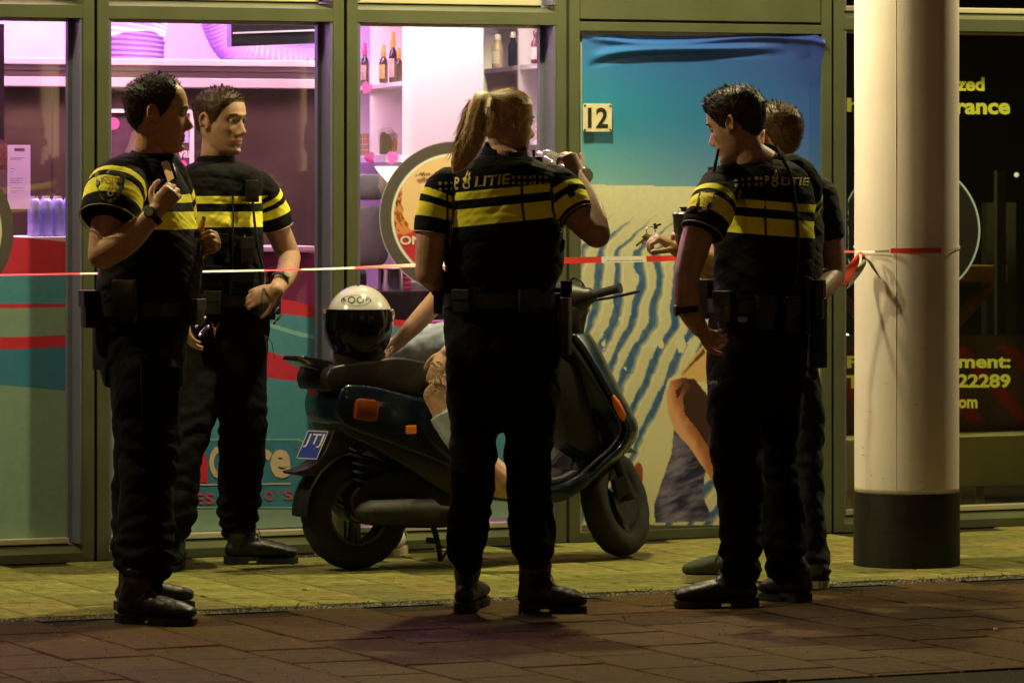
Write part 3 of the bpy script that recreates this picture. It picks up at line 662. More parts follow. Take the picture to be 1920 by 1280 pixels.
MB().prism([(-.03, 0, 0), (.045, 0, 0), (.05, 0, .085), (.02, .0, .12), (-.025, 0, .115), (-.034, 0, .09)], (0, .04, 0)).build('wrapper', glass_mat('cellophane', (.93, .9, .92), 2.5), t)
MB().lathe([(.015, .003), (.017, .01), (.016, .08), (.008, .1)], 12, (-.012, .02, 0)).build('jar', BB, t, smooth=True)
MB().lathe([(.014, .003), (.016, .01), (.014, .07), (.012, .09)], 12, (.010, .022, 0)).build('jar', BB, t, smooth=True)
MB().sphere((.035, .02, .045), (.013, .012, .032)).build('jar', ORL, t, smooth=True); MB().lathe([(.016, .078), (.017, .095), (.001, .1)], 12, (.03, .02, 0)).build('cap', mat('white_cap'), t)
bottle('pale rose bottle with clear stopper on the upper right shelf', BL(933, 19.95, zr1), .150, .026, mat('rose_glass', (.62, .42, .36), .2), mat('clear_cap', (.8, .75, .72), .1), 'jar', mat('white_film'))
bottle('dark blue bottle with clear stopper on the upper right shelf', BL(962, 19.62, zr1), .150, .022, mat('blue_black_glass', (.03, .035, .06), .1), mat('clear_cap'), 'jar')
bottle('brown bottle with a square label at the right shelf edge', BL(1006, 19.15, zr1), .145, .024, mat('brown_glass', (.10, .035, .025), .12), mat('brown_glass'), 'jar', mat('cream_label'))
bottle('tiny violet jar on the middle right shelf', BL(962, 19.62, zr2), .075, .02, mat('violet_glass', (.42, .38, .6), .2), mat('clear_cap'), 'jar')
for k, px in enumerate((1008, 1022)):
    t = thing('tub_stack', ('pale tub stack on the right shelf beside the drinking officer', 'pale tub stack at the window edge beside the drinking officer')[k], 'tubs', BL(px, 19.15 - .14 * k, zr2))
    for j in range(3): MB().lathe([(.0125, j * .024), (.0135, j * .024 + .003), (.0135, j * .024 + .02), (.001, j * .024 + .0225)], 12).build('tub', mat('rose_tub', (.55, .35, .30), .5), t, smooth=True)
TAG = mat('magenta_tag', (.80, .08, .38), .5)
for px, y, zz, a, lb in ((667, 20.30, zl1, .1, 'pink heart tag at the left end of the upper shelf edge'), (693, 19.88, zl1, -.5, 'pink heart tag on the upper shelf edge at the divider'), (699, 19.84, zl2, .5, 'pink heart tag on the lower shelf edge at the divider'), (741, 19.15, zl2, -.3, 'pink heart tag on the lower shelf edge by the panel')):
    q = [(-.0, -.032), (.022, -.005), (.026, .012), (.014, .024), (.0, .016), (-.014, .024), (-.026, .012), (-.022, -.005)]; ca, sa = math.cos(a), math.sin(a); p = Wp(px, 320, y); p.z = zz - .012
    t = thing('shelf_tag', lb, 'tag', p, group='pink tags on the shelf edges'); MB().prism([(-.012 + x * ca - z * sa, -.002, x * sa + z * ca) for x, z in q], (0, .004, 0)).build('tag', TAG, t, bevel=.001)
# dark counter zone under the shelves
r1 = .9
mb = MB(); pbox(mb, 652, 905, 545, 600, .55, .9); fbuild(mb, 'counter', mat('dark_counter', (.03, .018, .02), .4), 'dark low counter under the shelves in the third window', 'counter', bevel=.004)
t = thing('chair_back', 'grey office chair back in the shade under the shelves', 'chair', matrix=MF); c = FP(700, 430, r1)
mb = MB(); mb.prism([(c.x + x, c.y, c.z + z) for x, z in rrect(-.09, .075, -.16, .10, .06)], (0, .05, 0)); mb.build('backrest', mat('grey_fabric', (.10, .10, .09), .8), t, bevel=.015, smooth=True)
mb = MB(); mb.prism([(c.x + x, c.y + .0, c.z + z) for x, z in rrect(-.08, .065, .125, .235, .04)], (0, .05, 0)); mb.build('headrest', mat('grey_fabric'), t, bevel=.015, smooth=True)
t = thing('table_lamp', 'lit white cone lamp shade below the lower shelf', 'lamp', matrix=MF); c = FP(735, 312, .8)
MB().lathe([(.075, .0), (.062, -.02), (.012, -.075)], 20, c).build('lamp_shade', mat('lit_shade', (.9, .85, .7), emit=(1, .9, .66), estr=1.6), t, smooth=True)
t = thing('waste_bin', 'chrome cylinder bin on the dark counter', 'bin', matrix=MF @ Matrix.Translation((S(735, .62), .62, Zf(735, 545, .55) + .0005)))
hb = Zf(735, 503, .62) - Zf(735, 545, .55); MB().lathe([(.056, 0), (.058, .004), (.058, hb * .9), (.06, hb * .92), (.06, hb)], 28).build('body', mat('chrome', (.75, .73, .76), .12, metal=1), t, smooth=True)
MB().lathe([(.055, hb), (.04, hb + .012), (.001, hb + .016)], 24).build('lid', mat('chrome'), t, smooth=True)
t = thing('towel_pile', 'pile of folded magenta towels on the dark counter', 'towels', matrix=MF @ Matrix.Translation((S(758, .6), .6, Zf(758, 545, .55) + .0005)))
for j in range(4): MB().box(-.02, .022, -.03, .05, j * .0205, j * .0205 + .0195).build('towel', mat('magenta_towel', (.62, .03, .16), .9, bump=.6, bscale=200), t, bevel=.007, smooth=True)
mb = MB(); pbox(mb, 768, 815, 528, 546, .6, .7); fbuild(mb, 'grey_box', mat('grey_carton', (.28, .22, .26), .7), 'grey carton beside the magenta towels', 'box', bevel=.003)
mb = MB(); pbox(mb, 652, 690, 505, 545, .62, .68); fbuild(mb, 'black_bag', mat('black_cloth_bag', (.012, .012, .014), .8), 'black bag left of the chrome bin', 'bag', bevel=.02)
# --- dark shop right of the pillar
t = thing('low_bench', 'olive panelled low bench on legs inside the dark right window', 'bench', matrix=MF); rB = .45
mb = MB(); pbox(mb, 1566, 2100, 818, 912, rB, rB + .3); mb.build('panel', mat('bench_olive', (.80, .78, .34), .6, var=.05), t, bevel=.004)
for px in (1600, 1842, 2080): mb = MB(); pbox(mb, px - 4, px + 4, 913, 985, rB + .08, rB + .12); mb.build('leg', mat('bench_olive'), t)
t = thing('cloth_banner', 'dark cloth banner with slanted red stripes hanging in the right window', 'banner', matrix=MF); rC = .79
nx, ny = 70, 50; X, Y = np.meshgrid(np.linspace(1566, 2000, nx), np.linspace(628, 812, ny))
C = np.zeros(X.shape + (3,)); C[:] = (.16, .09, .085); st_ = ((X - (Y - 620) * .95) % 92) < 34; C[st_ & (Y > 650) & (Y < 790)] = (.48, .06, .04); C *= (.7 + .6 * fbm(X / 30, Y / 60, 4))[..., None]
Pm = np.array([[(S(x, rC), rC + .012 * math.sin(x / 17.) + .008 * math.sin(y / 23.), Zf(x, y, rC)) for x, y in zip(a_, b_)] for a_, b_ in zip(X, Y)])
paint_mesh('cloth', Pm, C, mat('printed_cloth', attr='Col', rough=.8), t)
WD = mat('warm_wood', (.36, .19, .06), .5, var=.2, vscale=12)
t = thing('wood_reflection', 'brown wooden table shape standing in for a reflection in the dark right window', 'table', matrix=MF); rT = 1.2  # table shape built in place of wooden things reflected in the glass
mb = MB(); pbox(mb, 1500, 1890, 500, 530, rT, rT + .5); mb.build('table_top', WD, t, bevel=.004)
for p, q in ((1860, 1760), (1560, 1650)):
    mb = MB(); a_, b_ = FP(p, 532, rT + .2), FP(q, 640, rT + .2); d = (b_ - a_); mb.tube([a_, b_, b_ + d * .9], [.03, .03, .03], 4); mb.build('reflection_leg', WD, t)
t = thing('slat_blind', 'stack of brown wooden slats seen left of the pillar through the window', 'blind', matrix=MF)
for j in range(11): mb = MB(); yy = 640 + j * 12; pbox(mb, 1560, 1612, yy, yy + 7, .95, .97); mb.build('slat', mat('brown_slat', (.16, .075, .035), .5), t)
mb = MB(); pbox(mb, 1870, 1886, 320, 640, .9, .93); fbuild(mb, 'reflection_bar', mat('olive_bar', (.05, .055, .025), .6), 'thin olive bar standing in for a pale green reflection in the right window', 'post')  # bar built in place of a light green reflection in the glass
mb = MB(); pbox(mb, 1850, 1905, 380, 820, 2.2, 2.25); fbuild(mb, 'wall_panel', mat('olive_panel', (.035, .036, .014), .7), 'dim olive wall panel behind the thin bar', 'panel')
BULB = mat('lit_bulb', (.9, .8, .5), emit=(1, .62, .22), estr=9)
for px, py, rr_, lb, sz in ((1588, 631, .9, 'small lit orange bulb behind the glass left of the pillar', .012), (1880, 334, 2.6, 'left lit spot in the dark right window', .016), (1906, 328, 2.6, 'right lit spot in the dark right window', .012)):
    fbuild(MB().sphere(FP(px, py, rr_), sz), 'small_lamp', BULB if px < 1700 else mat('pale_bulb', (.9, .9, .7), emit=(.8, .8, .5), estr=.8), lb, 'lamp', smooth=True)

# ------------------------------------------------------------------ pillar
pc = G(1700, 1066); pr = .203; pc = Vector((pc.x * (pc.y + pr) / pc.y, pc.y + pr, 0))
pil = thing('round_pillar', 'thick round cream pillar with black painted foot', 'pillar', pc)
zband = CZ - (928 - HY) * (pc.y - pr) / F
CREAM = mat('cream_render', (.92, .82, .80), .75, var=.06, vscale=4, bump=.25, bscale=220, bdist=.002)
BLK = mat('black_foot_paint', (.009, .0085, .009), .6, var=.5, vscale=12, bump=.5, bscale=80)
prof = [(pr, zband + .0015)] + [(pr + .0004 * math.sin(i * 1.3), zband + .02 + i * .16) for i in range(22)]
MB().lathe(prof, 96).build('shaft', CREAM, pil, smooth=2)
MB().lathe([(pr + .004, -.01), (pr + .004, zband)], 96).build('foot_band', BLK, pil, smooth=True)

sm = MB(); a_ = math.asin(((1672 - 960) / F * pc.y - pc.x) / pr)
sm.tube([(math.sin(a_ + .002 * math.sin(i * 1.7)) * (pr + .0002), -math.cos(a_) * (pr + .0002), zband + .002 + i * .1) for i in range(30)], [.0012] * 30, 5); sm.build('seam', mat('render_seam', (.80, .70, .66), .8), pil)
SCF = mat('scuff_mark', (.34, .28, .22), .8); rs9 = random.Random(9)
for i in range(16):
    a_ = rs9.uniform(-1.2, 1.1); z_ = zband + .02 + rs9.random() ** 2 * .9; L9 = rs9.uniform(.006, .03); tl = rs9.uniform(-.5, .5); h9 = rs9.uniform(.0008, .002)
    q9 = [((pr + .0009) * math.sin(a_ + t * L9 / pr), -(pr + .0009) * math.cos(a_ + t * L9 / pr), z_ + t * L9 * tl + s * h9 * (1 - (2 * t - 1) ** 2)) for s, ts in ((-1, (0, .33, .66, 1)), (1, (1, .66, .33, 0))) for t in ts]
    MB().poly(q9).build('scuff', SCF, pil, fix=False)
# ------------------------------------------------------------------ barrier tape
RED = mat('tape_red', (.72, .045, .03), .35, spec=.5); WHT = mat('tape_white', (.80, .78, .72), .35)
INK = mat('tape_ink', (.35, .32, .3), .6)
tape = thing('barrier_tape', 'red and white police barrier tape stretched from left edge to the pillar', 'tape', pc)
def ribbon(path, name_fn, wid):             # path: list of (point, width vector); alternating colours by segment id
    pass
pts = []                                    # (px, py, depth, half width px, colour)
ctrl = [(-60, 517, 16.1, 1.6), (0, 515.5, 16.15, 1.6), (180, 512.5, 16.3, 1.6), (375, 509, 16.45, 1.9), (490, 507, 16.52, 1.7), (560, 505.5, 16.57, 1.6), (640, 503, 16.63, 2.0), (700, 500.5, 16.68, 2.6), (780, 497.5, 16.74, 3.2), (900, 493.5, 16.83, 4.2), (1055, 488.5, 16.9, 5.6), (1128, 487, 16.96, 5.8), (1210, 485.5, 17.0, 5.6), (1262, 484, 17.04, 5.2), (1400, 478, 17.1, 4), (1540, 472, 17.16, 3), (1606, 472, pc.y - .16, 1.8), (1640, 472, pc.y - pr - .004, 1.6)]
cols_at = [(-60, 'R'), (150, 'W'), (182, 'R'), (355, 'W'), (495, 'R'), (565, 'W'), (665, 'R'), (782, 'W'), (1000, 'R'), (1128, 'W'), (1212, 'R'), (1340, 'W'), (1450, 'R'), (1602, 'W')]
q = np.array(spline(ctrl, 8))
def seg_mesh(xa, xb, m):
    xs = np.linspace(xa, xb, 12); mb = MB(); v = []; f = []
    for x in xs:
        y, d, h = (np.interp(x, q[:, 0], q[:, k]) for k in (1, 2, 3)); c = Wp(x, y, d); hh_ = h / F * d; tw = .010 * math.sqrt(max(0, 1 - (h / 7) ** 2))
        v += [c + Vector((0, tw, hh_)), c + Vector((0, .2 * tw - .001, 0)), c + Vector((0, -tw, -hh_))]
    for i in range(len(xs) - 1): b = 3 * i; f += [(b, b + 1, b + 4, b + 3), (b + 1, b + 2, b + 5, b + 4)]
    return mb.add(v, f).build('tape_segment', m, tape, world=True, fix=False, smooth=2)
for i, (xa, cl) in enumerate(cols_at):
    xb = cols_at[i + 1][0] if i + 1 < len(cols_at) else 1640
    seg_mesh(xa, xb, RED if cl == 'R' else WHT)
mb = MB()
for x in np.arange(1140, 1206, 4.2):
    y, d = (np.interp(x, q[:, 0], q[:, k]) for k in (1, 2)); c = Wp(x, y + 2.6, d) + Vector((0, -.009, 0)); mb.cbox(c, (.0028, 0, 0), (0, .0006, 0), (0, 0, .0028 * random.uniform(.5, 1)))
mb.build('print', INK, tape, world=True)
# loop around the pillar
def ang_of(px): return math.asin(max(-1, min(1, ((px - 960) / F * pc.y - pc.x) / (pr + .004))))
def pilp(a, py): y = pc.y - (pr + .0045) * math.cos(a); return Vector((pc.x + (pr + .0045) * math.sin(a), y, CZ - (py - HY) * y / F))
def loopseg(xa, xb, ya, yb, h0, h1, m, aa=None, ab=None):
    a0 = ang_of(xa) if aa is None else aa; a1 = ang_of(xb) if ab is None else ab; n = 14; v = []; f = []
    for i in range(n + 1):
        t = i / n; a = a0 + (a1 - a0) * t; y = ya + (yb - ya) * t; h = h0 + (h1 - h0) * t; v += [pilp(a, y - h), pilp(a, y + h)]
    for i in range(n): f.append((2 * i, 2 * i + 1, 2 * i + 3, 2 * i + 2))
    return MB().add(v, f).build('tape_loop', m, tape, world=True, fix=False, smooth=2)
loopseg(1612, 1660, 473, 470.5, 1.4, 2.2, mat('tape_knot', (.35, .3, .16), .5)); loopseg(1662, 1757, 470, 469.5, 4.6, 4.6, RED); loopseg(1757, 1790, 470, 466, 1.6, 2.4, WHT)
loopseg(0, 0, 466, 452, 2.4, 2, WHT, aa=ang_of(1790), ab=math.pi); loopseg(0, 0, 452, 464, 2, 1.2, WHT, aa=-math.pi, ab=ang_of(1601))
# hanging knot tail
def strip(pts, wd, m, nm='tape_tail'):
    P = [Vector(p[:3]) for p in spline([tuple(Wp(a, b, c)) for a, b, c in pts], 6)]; n = len(P); v = []; f = []
    for i, p in enumerate(P):
        t = i / (n - 1); ww = wd(t); tw = Vector((math.cos(t * 1.6 - .5), math.sin(t * 2.0) * .8, .25)); v += [p - tw * ww, p + Vector((0, -.008, 0)) * math.sin(t * 6), p + tw * ww]
    for i in range(n - 1): b = 3 * i; f += [(b, b + 3, b + 4, b + 1), (b + 1, b + 4, b + 5, b + 2)]
    MB().add(v, f).build(nm, m, tape, world=True, fix=False, smooth=2)
kd = pc.y - .20
strip([(1612, 473, kd), (1603, 492, kd - .02), (1592, 515, kd - .04), (1585, 535, kd - .05)], lambda t: .006 + .02 * math.sin(min(1, t * 1.25) * 2.3), RED)
strip([(1613, 473, kd), (1618, 488, kd - .03), (1612, 505, kd - .05), (1600, 525, kd - .05), (1590, 540, kd - .04)], lambda t: .005 + .014 * math.sin(t * 2.6), WHT)
strip([(1613, 472, kd), (1619, 482, kd - .03), (1618, 500, kd - .04)], lambda t: .004 + .008 * t, RED)
strip([(1614, 474, kd), (1628, 488, kd - .015), (1640, 506, kd - .012), (1652, 524, kd - .006)], lambda t: .002 + .004 * math.sin(t * 3), WHT)

# ------------------------------------------------------------------ across the street (behind the viewer, added for its reflections in the glass)
fb = thing('reflected_building', 'added brick building with a few lit windows behind the viewer, for reflections in the glass', 'building', (30, -6, 0), R(-132))
MB().box(-16, 16, 0, 6, 0, 11).build('wall', mat('dim_brick', (.20, .10, .06), .85, var=.3, vscale=2), fb)
LITW = mat('reflected_window', (.8, .7, .5), emit=(1, .62, .28), estr=2.2)  # glowing panes added to give the glass something to reflect
for i in range(9):
    for j in range(3):
        if random.random() < .42: MB().box(-14 + i * 3.3, -12.6 + i * 3.3, -.06, -.02, 1.2 + j * 3.3, 2.9 + j * 3.3).build('window', LITW, fb)
# ------------------------------------------------------------------ people: builders
def attr_float(me, name, vals):
    a = me.attributes.new(name, 'FLOAT', 'POINT'); a.data.foreach_set('value', np.asarray(vals, np.float32))
def band_mat(name, base, hi, bump=.35):
    m = mat(name, base, .88, bump=bump, bscale=420, bdist=.0012, sheen=.0, spec=.12); nt = m.node_tree; L = nt.links.new; b = nt.nodes['Principled BSDF']
    a = nt.nodes.new('ShaderNodeAttribute'); a.attribute_name = 'band'
    mr = nt.nodes.new('ShaderNodeMapRange'); mr.inputs[1].default_value = -.1; mr.inputs[2].default_value = .3; L(a.outputs['Fac'], mr.inputs[0])
    cr = nt.nodes.new('ShaderNodeValToRGB'); cr.color_ramp.interpolation = 'CONSTANT'; e = cr.color_ramp.elements
    def pos(v): return (v + .1) / .4
    e[0].position = 0; e[0].color = (*base, 1); e[1].position = pos(0); e[1].color = (*hi, 1)
    for v, c in ((.028, base), (.058, hi), (.118, base)): k = e.new(pos(v)); k.color = (*c, 1)
    L(mr.outputs[0], cr.inputs[0]); L(cr.outputs[0], b.inputs['Base Color']); return m
HIV = (.95, .89, .08); BLKC = (.0085, .0085, .0092)
CLOTH = band_mat('police_cloth', BLKC, HIV)
TROU = mat('black_trouser_cloth', (.0065, .0065, .0072), .92, bump=.5, bscale=160, bdist=.003, spec=.1)
LEATHER = mat('black_leather', (.009, .009, .009), .45, bump=.4, bscale=120, bdist=.0015)
RUB = mat('black_rubber', (.007, .007, .007), .75); PLAS = mat('black_plastic', (.012, .012, .013), .35)
METAL = mat('bright_metal', (.6, .58, .5), .25, metal=1); LACE = mat('lace_black', (.02, .02, .018), .7)
PRINT = mat('yellow_print', (.70, .58, .18), .6); PRINTG = mat('grey_print', (.34, .27, .26), .6); PRINTD = mat('dim_print', (.22, .15, .11), .6)
SKIN = mat('skin', attr='Col', rough=.48, bump=.3, bscale=260, bdist=.0009, var=.16, vscale=42)
SKIN.node_tree.nodes['Principled BSDF'].inputs['Subsurface Weight'].default_value = .0
EYEW = mat('eye_white', (.34, .29, .24), .25); EYED = mat('eye_dark', (.02, .015, .01), .1)
def interp(x, xs, ys): return float(np.interp(x, xs, ys))
HU = [-.124, -.120, -.112, -.10, -.085, -.07, -.05, -.03, -.01, .01, .03, .05, .07, .085, .10, .111, .118, .1205]
HFr = [.030, .055, .078, .084, .080, .084, .083, .084, .085, .086, .093, .092, .086, .078, .062, .042, .020, .001]
HBk = [-.0, .010, .018, .024, .034, .046, .068, .085, .094, .099, .101, .100, .095, .086, .070, .048, .024, .001]
HWd = [.004, .018, .030, .042, .051, .057, .063, .068, .071, .073, .0745, .0745, .071, .064, .052, .036, .018, .001]
def head_point(U, a):
    f = interp(U, HU, HFr); b = interp(U, HU, HBk); wd = interp(U, HU, HWd); ca, sa = math.cos(a), math.sin(a)
    ex = .86 if ca > 0 else 1.0
    x = math.copysign(abs(ca) ** ex, ca) * (f if ca > 0 else b) ; y = math.copysign(abs(sa) ** .92, sa) * wd
    if ca > 0:
        g = lambda v, c, s: math.exp(-((v - c) / s) ** 2)
        N = interp(U, [-.056, -.050, -.044, -.036, -.028, -.012, .004, .020, .03], [0, .005, .020, .033, .030, .018, .009, .003, 0]); sg = interp(U, [-.05, -.035, 0, .03], [.015, .013, .0095, .012])
        x += N * math.exp(-(y / sg) ** 2)
        x += .010 * g(abs(y), .014, .006) * g(U, -.043, .007)
        x -= .011 * g(abs(y), .032, .015) * g(U, .006, .011)
        x += .006 * g(U, .026, .008) * math.exp(-(y / .05) ** 4)
        x += math.exp(-(y / .021) ** 2) * (.007 * g(U, -.0635, .0055) + .0075 * g(U, -.078, .006) - .004 * g(U, -.0705, .0028))
        x -= .004 * g(U, -.090, .006) * math.exp(-(y / .025) ** 2)
        x += .007 * g(U, -.105, .011) * math.exp(-(y / .02) ** 2)
        k = g(abs(y), .050, .016) * g(U, -.022, .016); x += .004 * k; y *= 1 + .03 * k
    return x, y
class Head:
    def __init__(s, c, fwd, roll=0.0, scale=1.0):
        s.c = Vector(c); s.f = Vector(fwd).normalized(); up = Vector((0, 0, 1)); s.l = up.cross(s.f).normalized()
        s.u = s.f.cross(s.l).normalized(); q = Matrix.Rotation(roll, 3, s.f); s.l = q @ s.l; s.u = q @ s.u; s.k = scale
    def p(s, x, y, z): return s.c + (s.f * x + s.l * y + s.u * z) * s.k
    def loc(s, w): d = (Vector(w) - s.c) / s.k; return d.dot(s.f), d.dot(s.l), d.dot(s.u)
    def skull(s, na=80, nu=70):
        v = []; f = []; us = np.concatenate([np.linspace(-.124, -.03, 38), np.linspace(-.027, .1205, 34)])
        for U in us:
            for k in range(na): x, y = head_point(U, 2 * math.pi * k / na); v.append(s.p(x, y, U))
        n = len(us)
        for i in range(n - 1):
            for k in range(na): f.append((i * na + k, i * na + (k + 1) % na, (i + 1) * na + (k + 1) % na, (i + 1) * na + k))
        f.append(tuple(range(na - 1, -1, -1))); f.append(tuple((n - 1) * na + k for k in range(na)))
        out = [(v, f)]
        for sg in (-1, 1):                  # ears: rim and bowl
            pts = []
            for t in np.linspace(-.35, 1.25, 9) * math.pi: pts.append(s.p(-.014 + .015 * math.cos(t) - .004 * math.sin(t), sg * (.078 + .010 * max(0, -math.cos(t))), .002 + .029 * math.sin(t)))
            out.append(rtube(pts, [.0055 * s.k] * 9, 8))
            out.append(rtube([s.p(-.012, sg * .070, .016), s.p(-.012, sg * .076, -.008), s.p(-.006, sg * .070, -.026)], [(.011 * s.k, .006 * s.k), (.012 * s.k, .005 * s.k), (.008 * s.k, .006 * s.k)], 10, ref=s.f))
        return out
def hand(wr, d, pn, th, curl=(.5, .6, .4), spread=.04, k=1.0, thumb=(.5, .5), fcurl=None):
    wr = Vector(wr); d = Vector(d).normalized(); pn = Vector(pn); pn = (pn - d * pn.dot(d)).normalized(); l = d.cross(pn) * th; out = []
    K = lambda *a: wr + (d * a[0] + l * a[1] + pn * a[2]) * k
    out.append(rtube([K(-.012, 0, 0), K(.018, .002, 0), K(.05, .002, 0), K(.084, 0, .0)], [(.027 * k, .019 * k), (.031 * k, .018 * k), (.038 * k, .0165 * k), (.036 * k, .0125 * k)], 16, ref=l))
    for i, (off, L, r) in enumerate(((.028, .072, .0090), (.0095, .080, .0093), (-.009, .074, .0088), (-.0265, .058, .0078))):
        cc = curl if fcurl is None else fcurl[i]
        sp = (1.5 - i) * spread; dd = (d + l * sp).normalized(); p = K(.080 - (.006 if i == 3 else 0) - (.003 if i == 0 else 0), off, 0); pts = [p]; an = 0
        for seg, c in zip((.46, .30, .24), cc):
            an += c; p = p + (dd * math.cos(an) + pn * math.sin(an)) * L * seg * k; pts.append(p)
        q = spline(pts, 3); n = len(q); out.append(rtube(q, [r * k * (1 - .22 * j / (n - 1)) for j in range(n)], 10))
    p = K(.018, .026, .004); pts = [p]; dd = (d * .62 + l * .72 + pn * .30).normalized(); tgt = (d * .8 + pn * .6 - l * .35).normalized()
    for seg, c in zip((.040, .032, .026), (0, thumb[0], thumb[1])):
        dd = (dd * (1 - c) + tgt * c).normalized(); p = p + dd * seg * k; pts.append(p)
    q = spline(pts, 3); n = len(q); out.append(rtube(q, [k * (.0125 - .0040 * j / (n - 1)) for j in range(n)], 10)); return out
def remeshed(pieces, voxel, smooth=2, fac=.5):
    mb = MB()
    for v, f in pieces: mb.add(v, f)
    me = bpy.data.meshes.new('tmp'); me.from_pydata([tuple(p) for p in mb.v], [], mb.f)
    bm = bmesh.new(); bm.from_mesh(me); bmesh.ops.recalc_face_normals(bm, faces=bm.faces); bm.to_mesh(me); bm.free()
    o = bpy.data.objects.new('tmp', me); COL.objects.link(o)
    md = o.modifiers.new('r', 'REMESH'); md.mode = 'VOXEL'; md.voxel_size = voxel; md.use_smooth_shade = True
    if smooth: sm = o.modifiers.new('s', 'SMOOTH'); sm.iterations = smooth; sm.factor = fac
    dg = bpy.context.evaluated_depsgraph_get(); out = bpy.data.meshes.new_from_object(o.evaluated_get(dg))
    bpy.data.objects.remove(o); bpy.data.meshes.remove(me); return out
def coords(me): a = np.empty(len(me.vertices) * 3, np.float32); me.vertices.foreach_get('co', a); return a.reshape(-1, 3).astype(float)
def normals(me): a = np.empty(len(me.vertices) * 3, np.float32); me.vertices.foreach_get('normal', a); return a.reshape(-1, 3).astype(float)
def n3(P, f, seed):                         # cheap smooth 3-D noise, range about -1..1
    P = P * f + seed * 3.1; s = np.zeros(len(P)); A = P
    for i, (wt, k) in enumerate(((.6, 1.0), (.4, 2.1))):
        x, y, z = A[:, 0] * k, A[:, 1] * k, A[:, 2] * k
        s += wt * np.sin(x * 1.7 + 1.9 * np.sin(y * 1.3 + i) + seed) * np.cos(z * 1.5 + 1.7 * np.sin(x * 1.1 + 2 * i)) + .5 * wt * np.sin(y * 2.3 + z * 1.9 + seed * i)
    return s
def displace(me, fn):
    P = coords(me); N = normals(me); P += N * fn(P)[:, None]; me.vertices.foreach_set('co', P.astype(np.float32).ravel()); me.update()
def finish(name, me, m, parent, smooth=2, **kw):  # world-coordinate mesh -> part of its thing
    me.materials.clear(); me.materials.append(m); me.transform(INV[rootof(parent).name]); return link(name, me, parent, smooth=smooth, fix=False, **kw)
def section(py, pl, pr_, other, depth, fw, mode):
    c = Wp((pl + pr_) / 2, py, depth); W = (pr_ - pl) / 2 / F * depth; fx, fy = fw; lx = -fy
    # lateral axis (-fy, fx); apparent half width^2 = (a*lx)^2 + (b*fx)^2
    if mode == 'lat': a = math.sqrt(max(1e-4, W * W - (other * fx) ** 2)) / abs(lx); b = other
    else: b = math.sqrt(max(1e-4, W * W - (other * lx) ** 2)) / abs(fx); a = other
    return [*c, a, b]
def torso_mesh(secs, depth, fw, mode, k=7, n=64, e=2.5):
    fv = Vector((*fw, 0)).normalized(); fw = (fv.x, fv.y); lat = Vector((-fw[1], fw[0], 0)); S_ = [section(*s[:4], depth + (s[4] if len(s) > 4 else 0), fw, mode) for s in secs]
    rows = spline(S_, k); v = []; f = []
    for r in rows:
        for i in range(n):
            t = 2 * math.pi * i / n; c, s_ = math.cos(t), math.sin(t)
            v.append(Vector(r[:3]) + lat * (math.copysign(abs(c) ** (2 / e), c) * r[3]) + fv * (math.copysign(abs(s_) ** (2 / e), s_) * r[4]))
    m = len(rows)
    for j in range(m - 1):
        for i in range(n): f.append((j * n + i, (j + 1) * n + i, (j + 1) * n + (i + 1) % n, j * n + (i + 1) % n))
    f.append(tuple(range(n))); f.append(tuple((m - 1) * n + i for i in range(n - 1, -1, -1)))
    return v, f
def mesh_of(v, f):
    me = bpy.data.meshes.new('m'); me.from_pydata([tuple(p) for p in v], [], f); bm = bmesh.new(); bm.from_mesh(me); bmesh.ops.recalc_face_normals(bm, faces=bm.faces); bm.to_mesh(me); bm.free(); return me
def bvh_of(me): return BVHTree.FromPolygons([v.co.copy() for v in me.vertices], [tuple(p.vertices) for p in me.polygons])
EYE = Vector((0, 0, CZ))
def hit(bvhs, px, py, off=.0025):           # point on a surface under a photo pixel
    d = (Wp(px, py, 10) - EYE).normalized(); best = None
    for b in bvhs:
        h = b.ray_cast(EYE, d)
        if h[0] is not None and (best is None or h[3] < best[1]): best = (h[0], h[3], h[1])
    if best is None: return None
    nn = best[2] if best[2].dot(d) < 0 else -best[2]; return best[0] + nn * off
def prints(name, bvhs, shapes, m, parent, off=.0025):  # shapes: ('t', text, x0, x1, y0, y1, slope, bold, shear) or ('p', [(x,y)...])
    mb = MB()
    for s in shapes:
        if s[0] == 't':
            _, body, x0, x1, y0, y1, sl, bold, sh = s; V, Fc, sz = text_flat(body, bold, sh)
            P = [hit(bvhs, x0 + q[0] / sz[0] * (x1 - x0), y1 - q[1] / sz[1] * (y1 - y0) + sl * (q[0] / sz[0] * (x1 - x0)), off) for q in V]
        else: P = [hit(bvhs, x, y, off) for x, y in s[1]]; Fc = [tuple(range(len(P)))]
        ok = [f for f in Fc if all(P[i] is not None for i in f)]
        mb.add([p if p is not None else Vector((0, 0, 0)) for p in P], ok)
    M = INV[rootof(parent).name]; used = sorted({i for f in mb.f for i in f}); mp = {u: i for i, u in enumerate(used)}
    mb.v = [M @ mb.v[u] for u in used]; mb.f = [tuple(mp[i] for i in f) for f in mb.f]
    return mb.build(name, m, parent, fix=False)
def squares(x0, y0, sl, n, st=11, sz=5.5, rows=2):
    return [('p', [(x0 + i * st + dx * sz, y0 + j * 11 + sl * i * st + dy * sz) for dx, dy in ((0, 0), (1, 0), (1, 1), (0, 1))]) for i in range(n) for j in range(rows)]
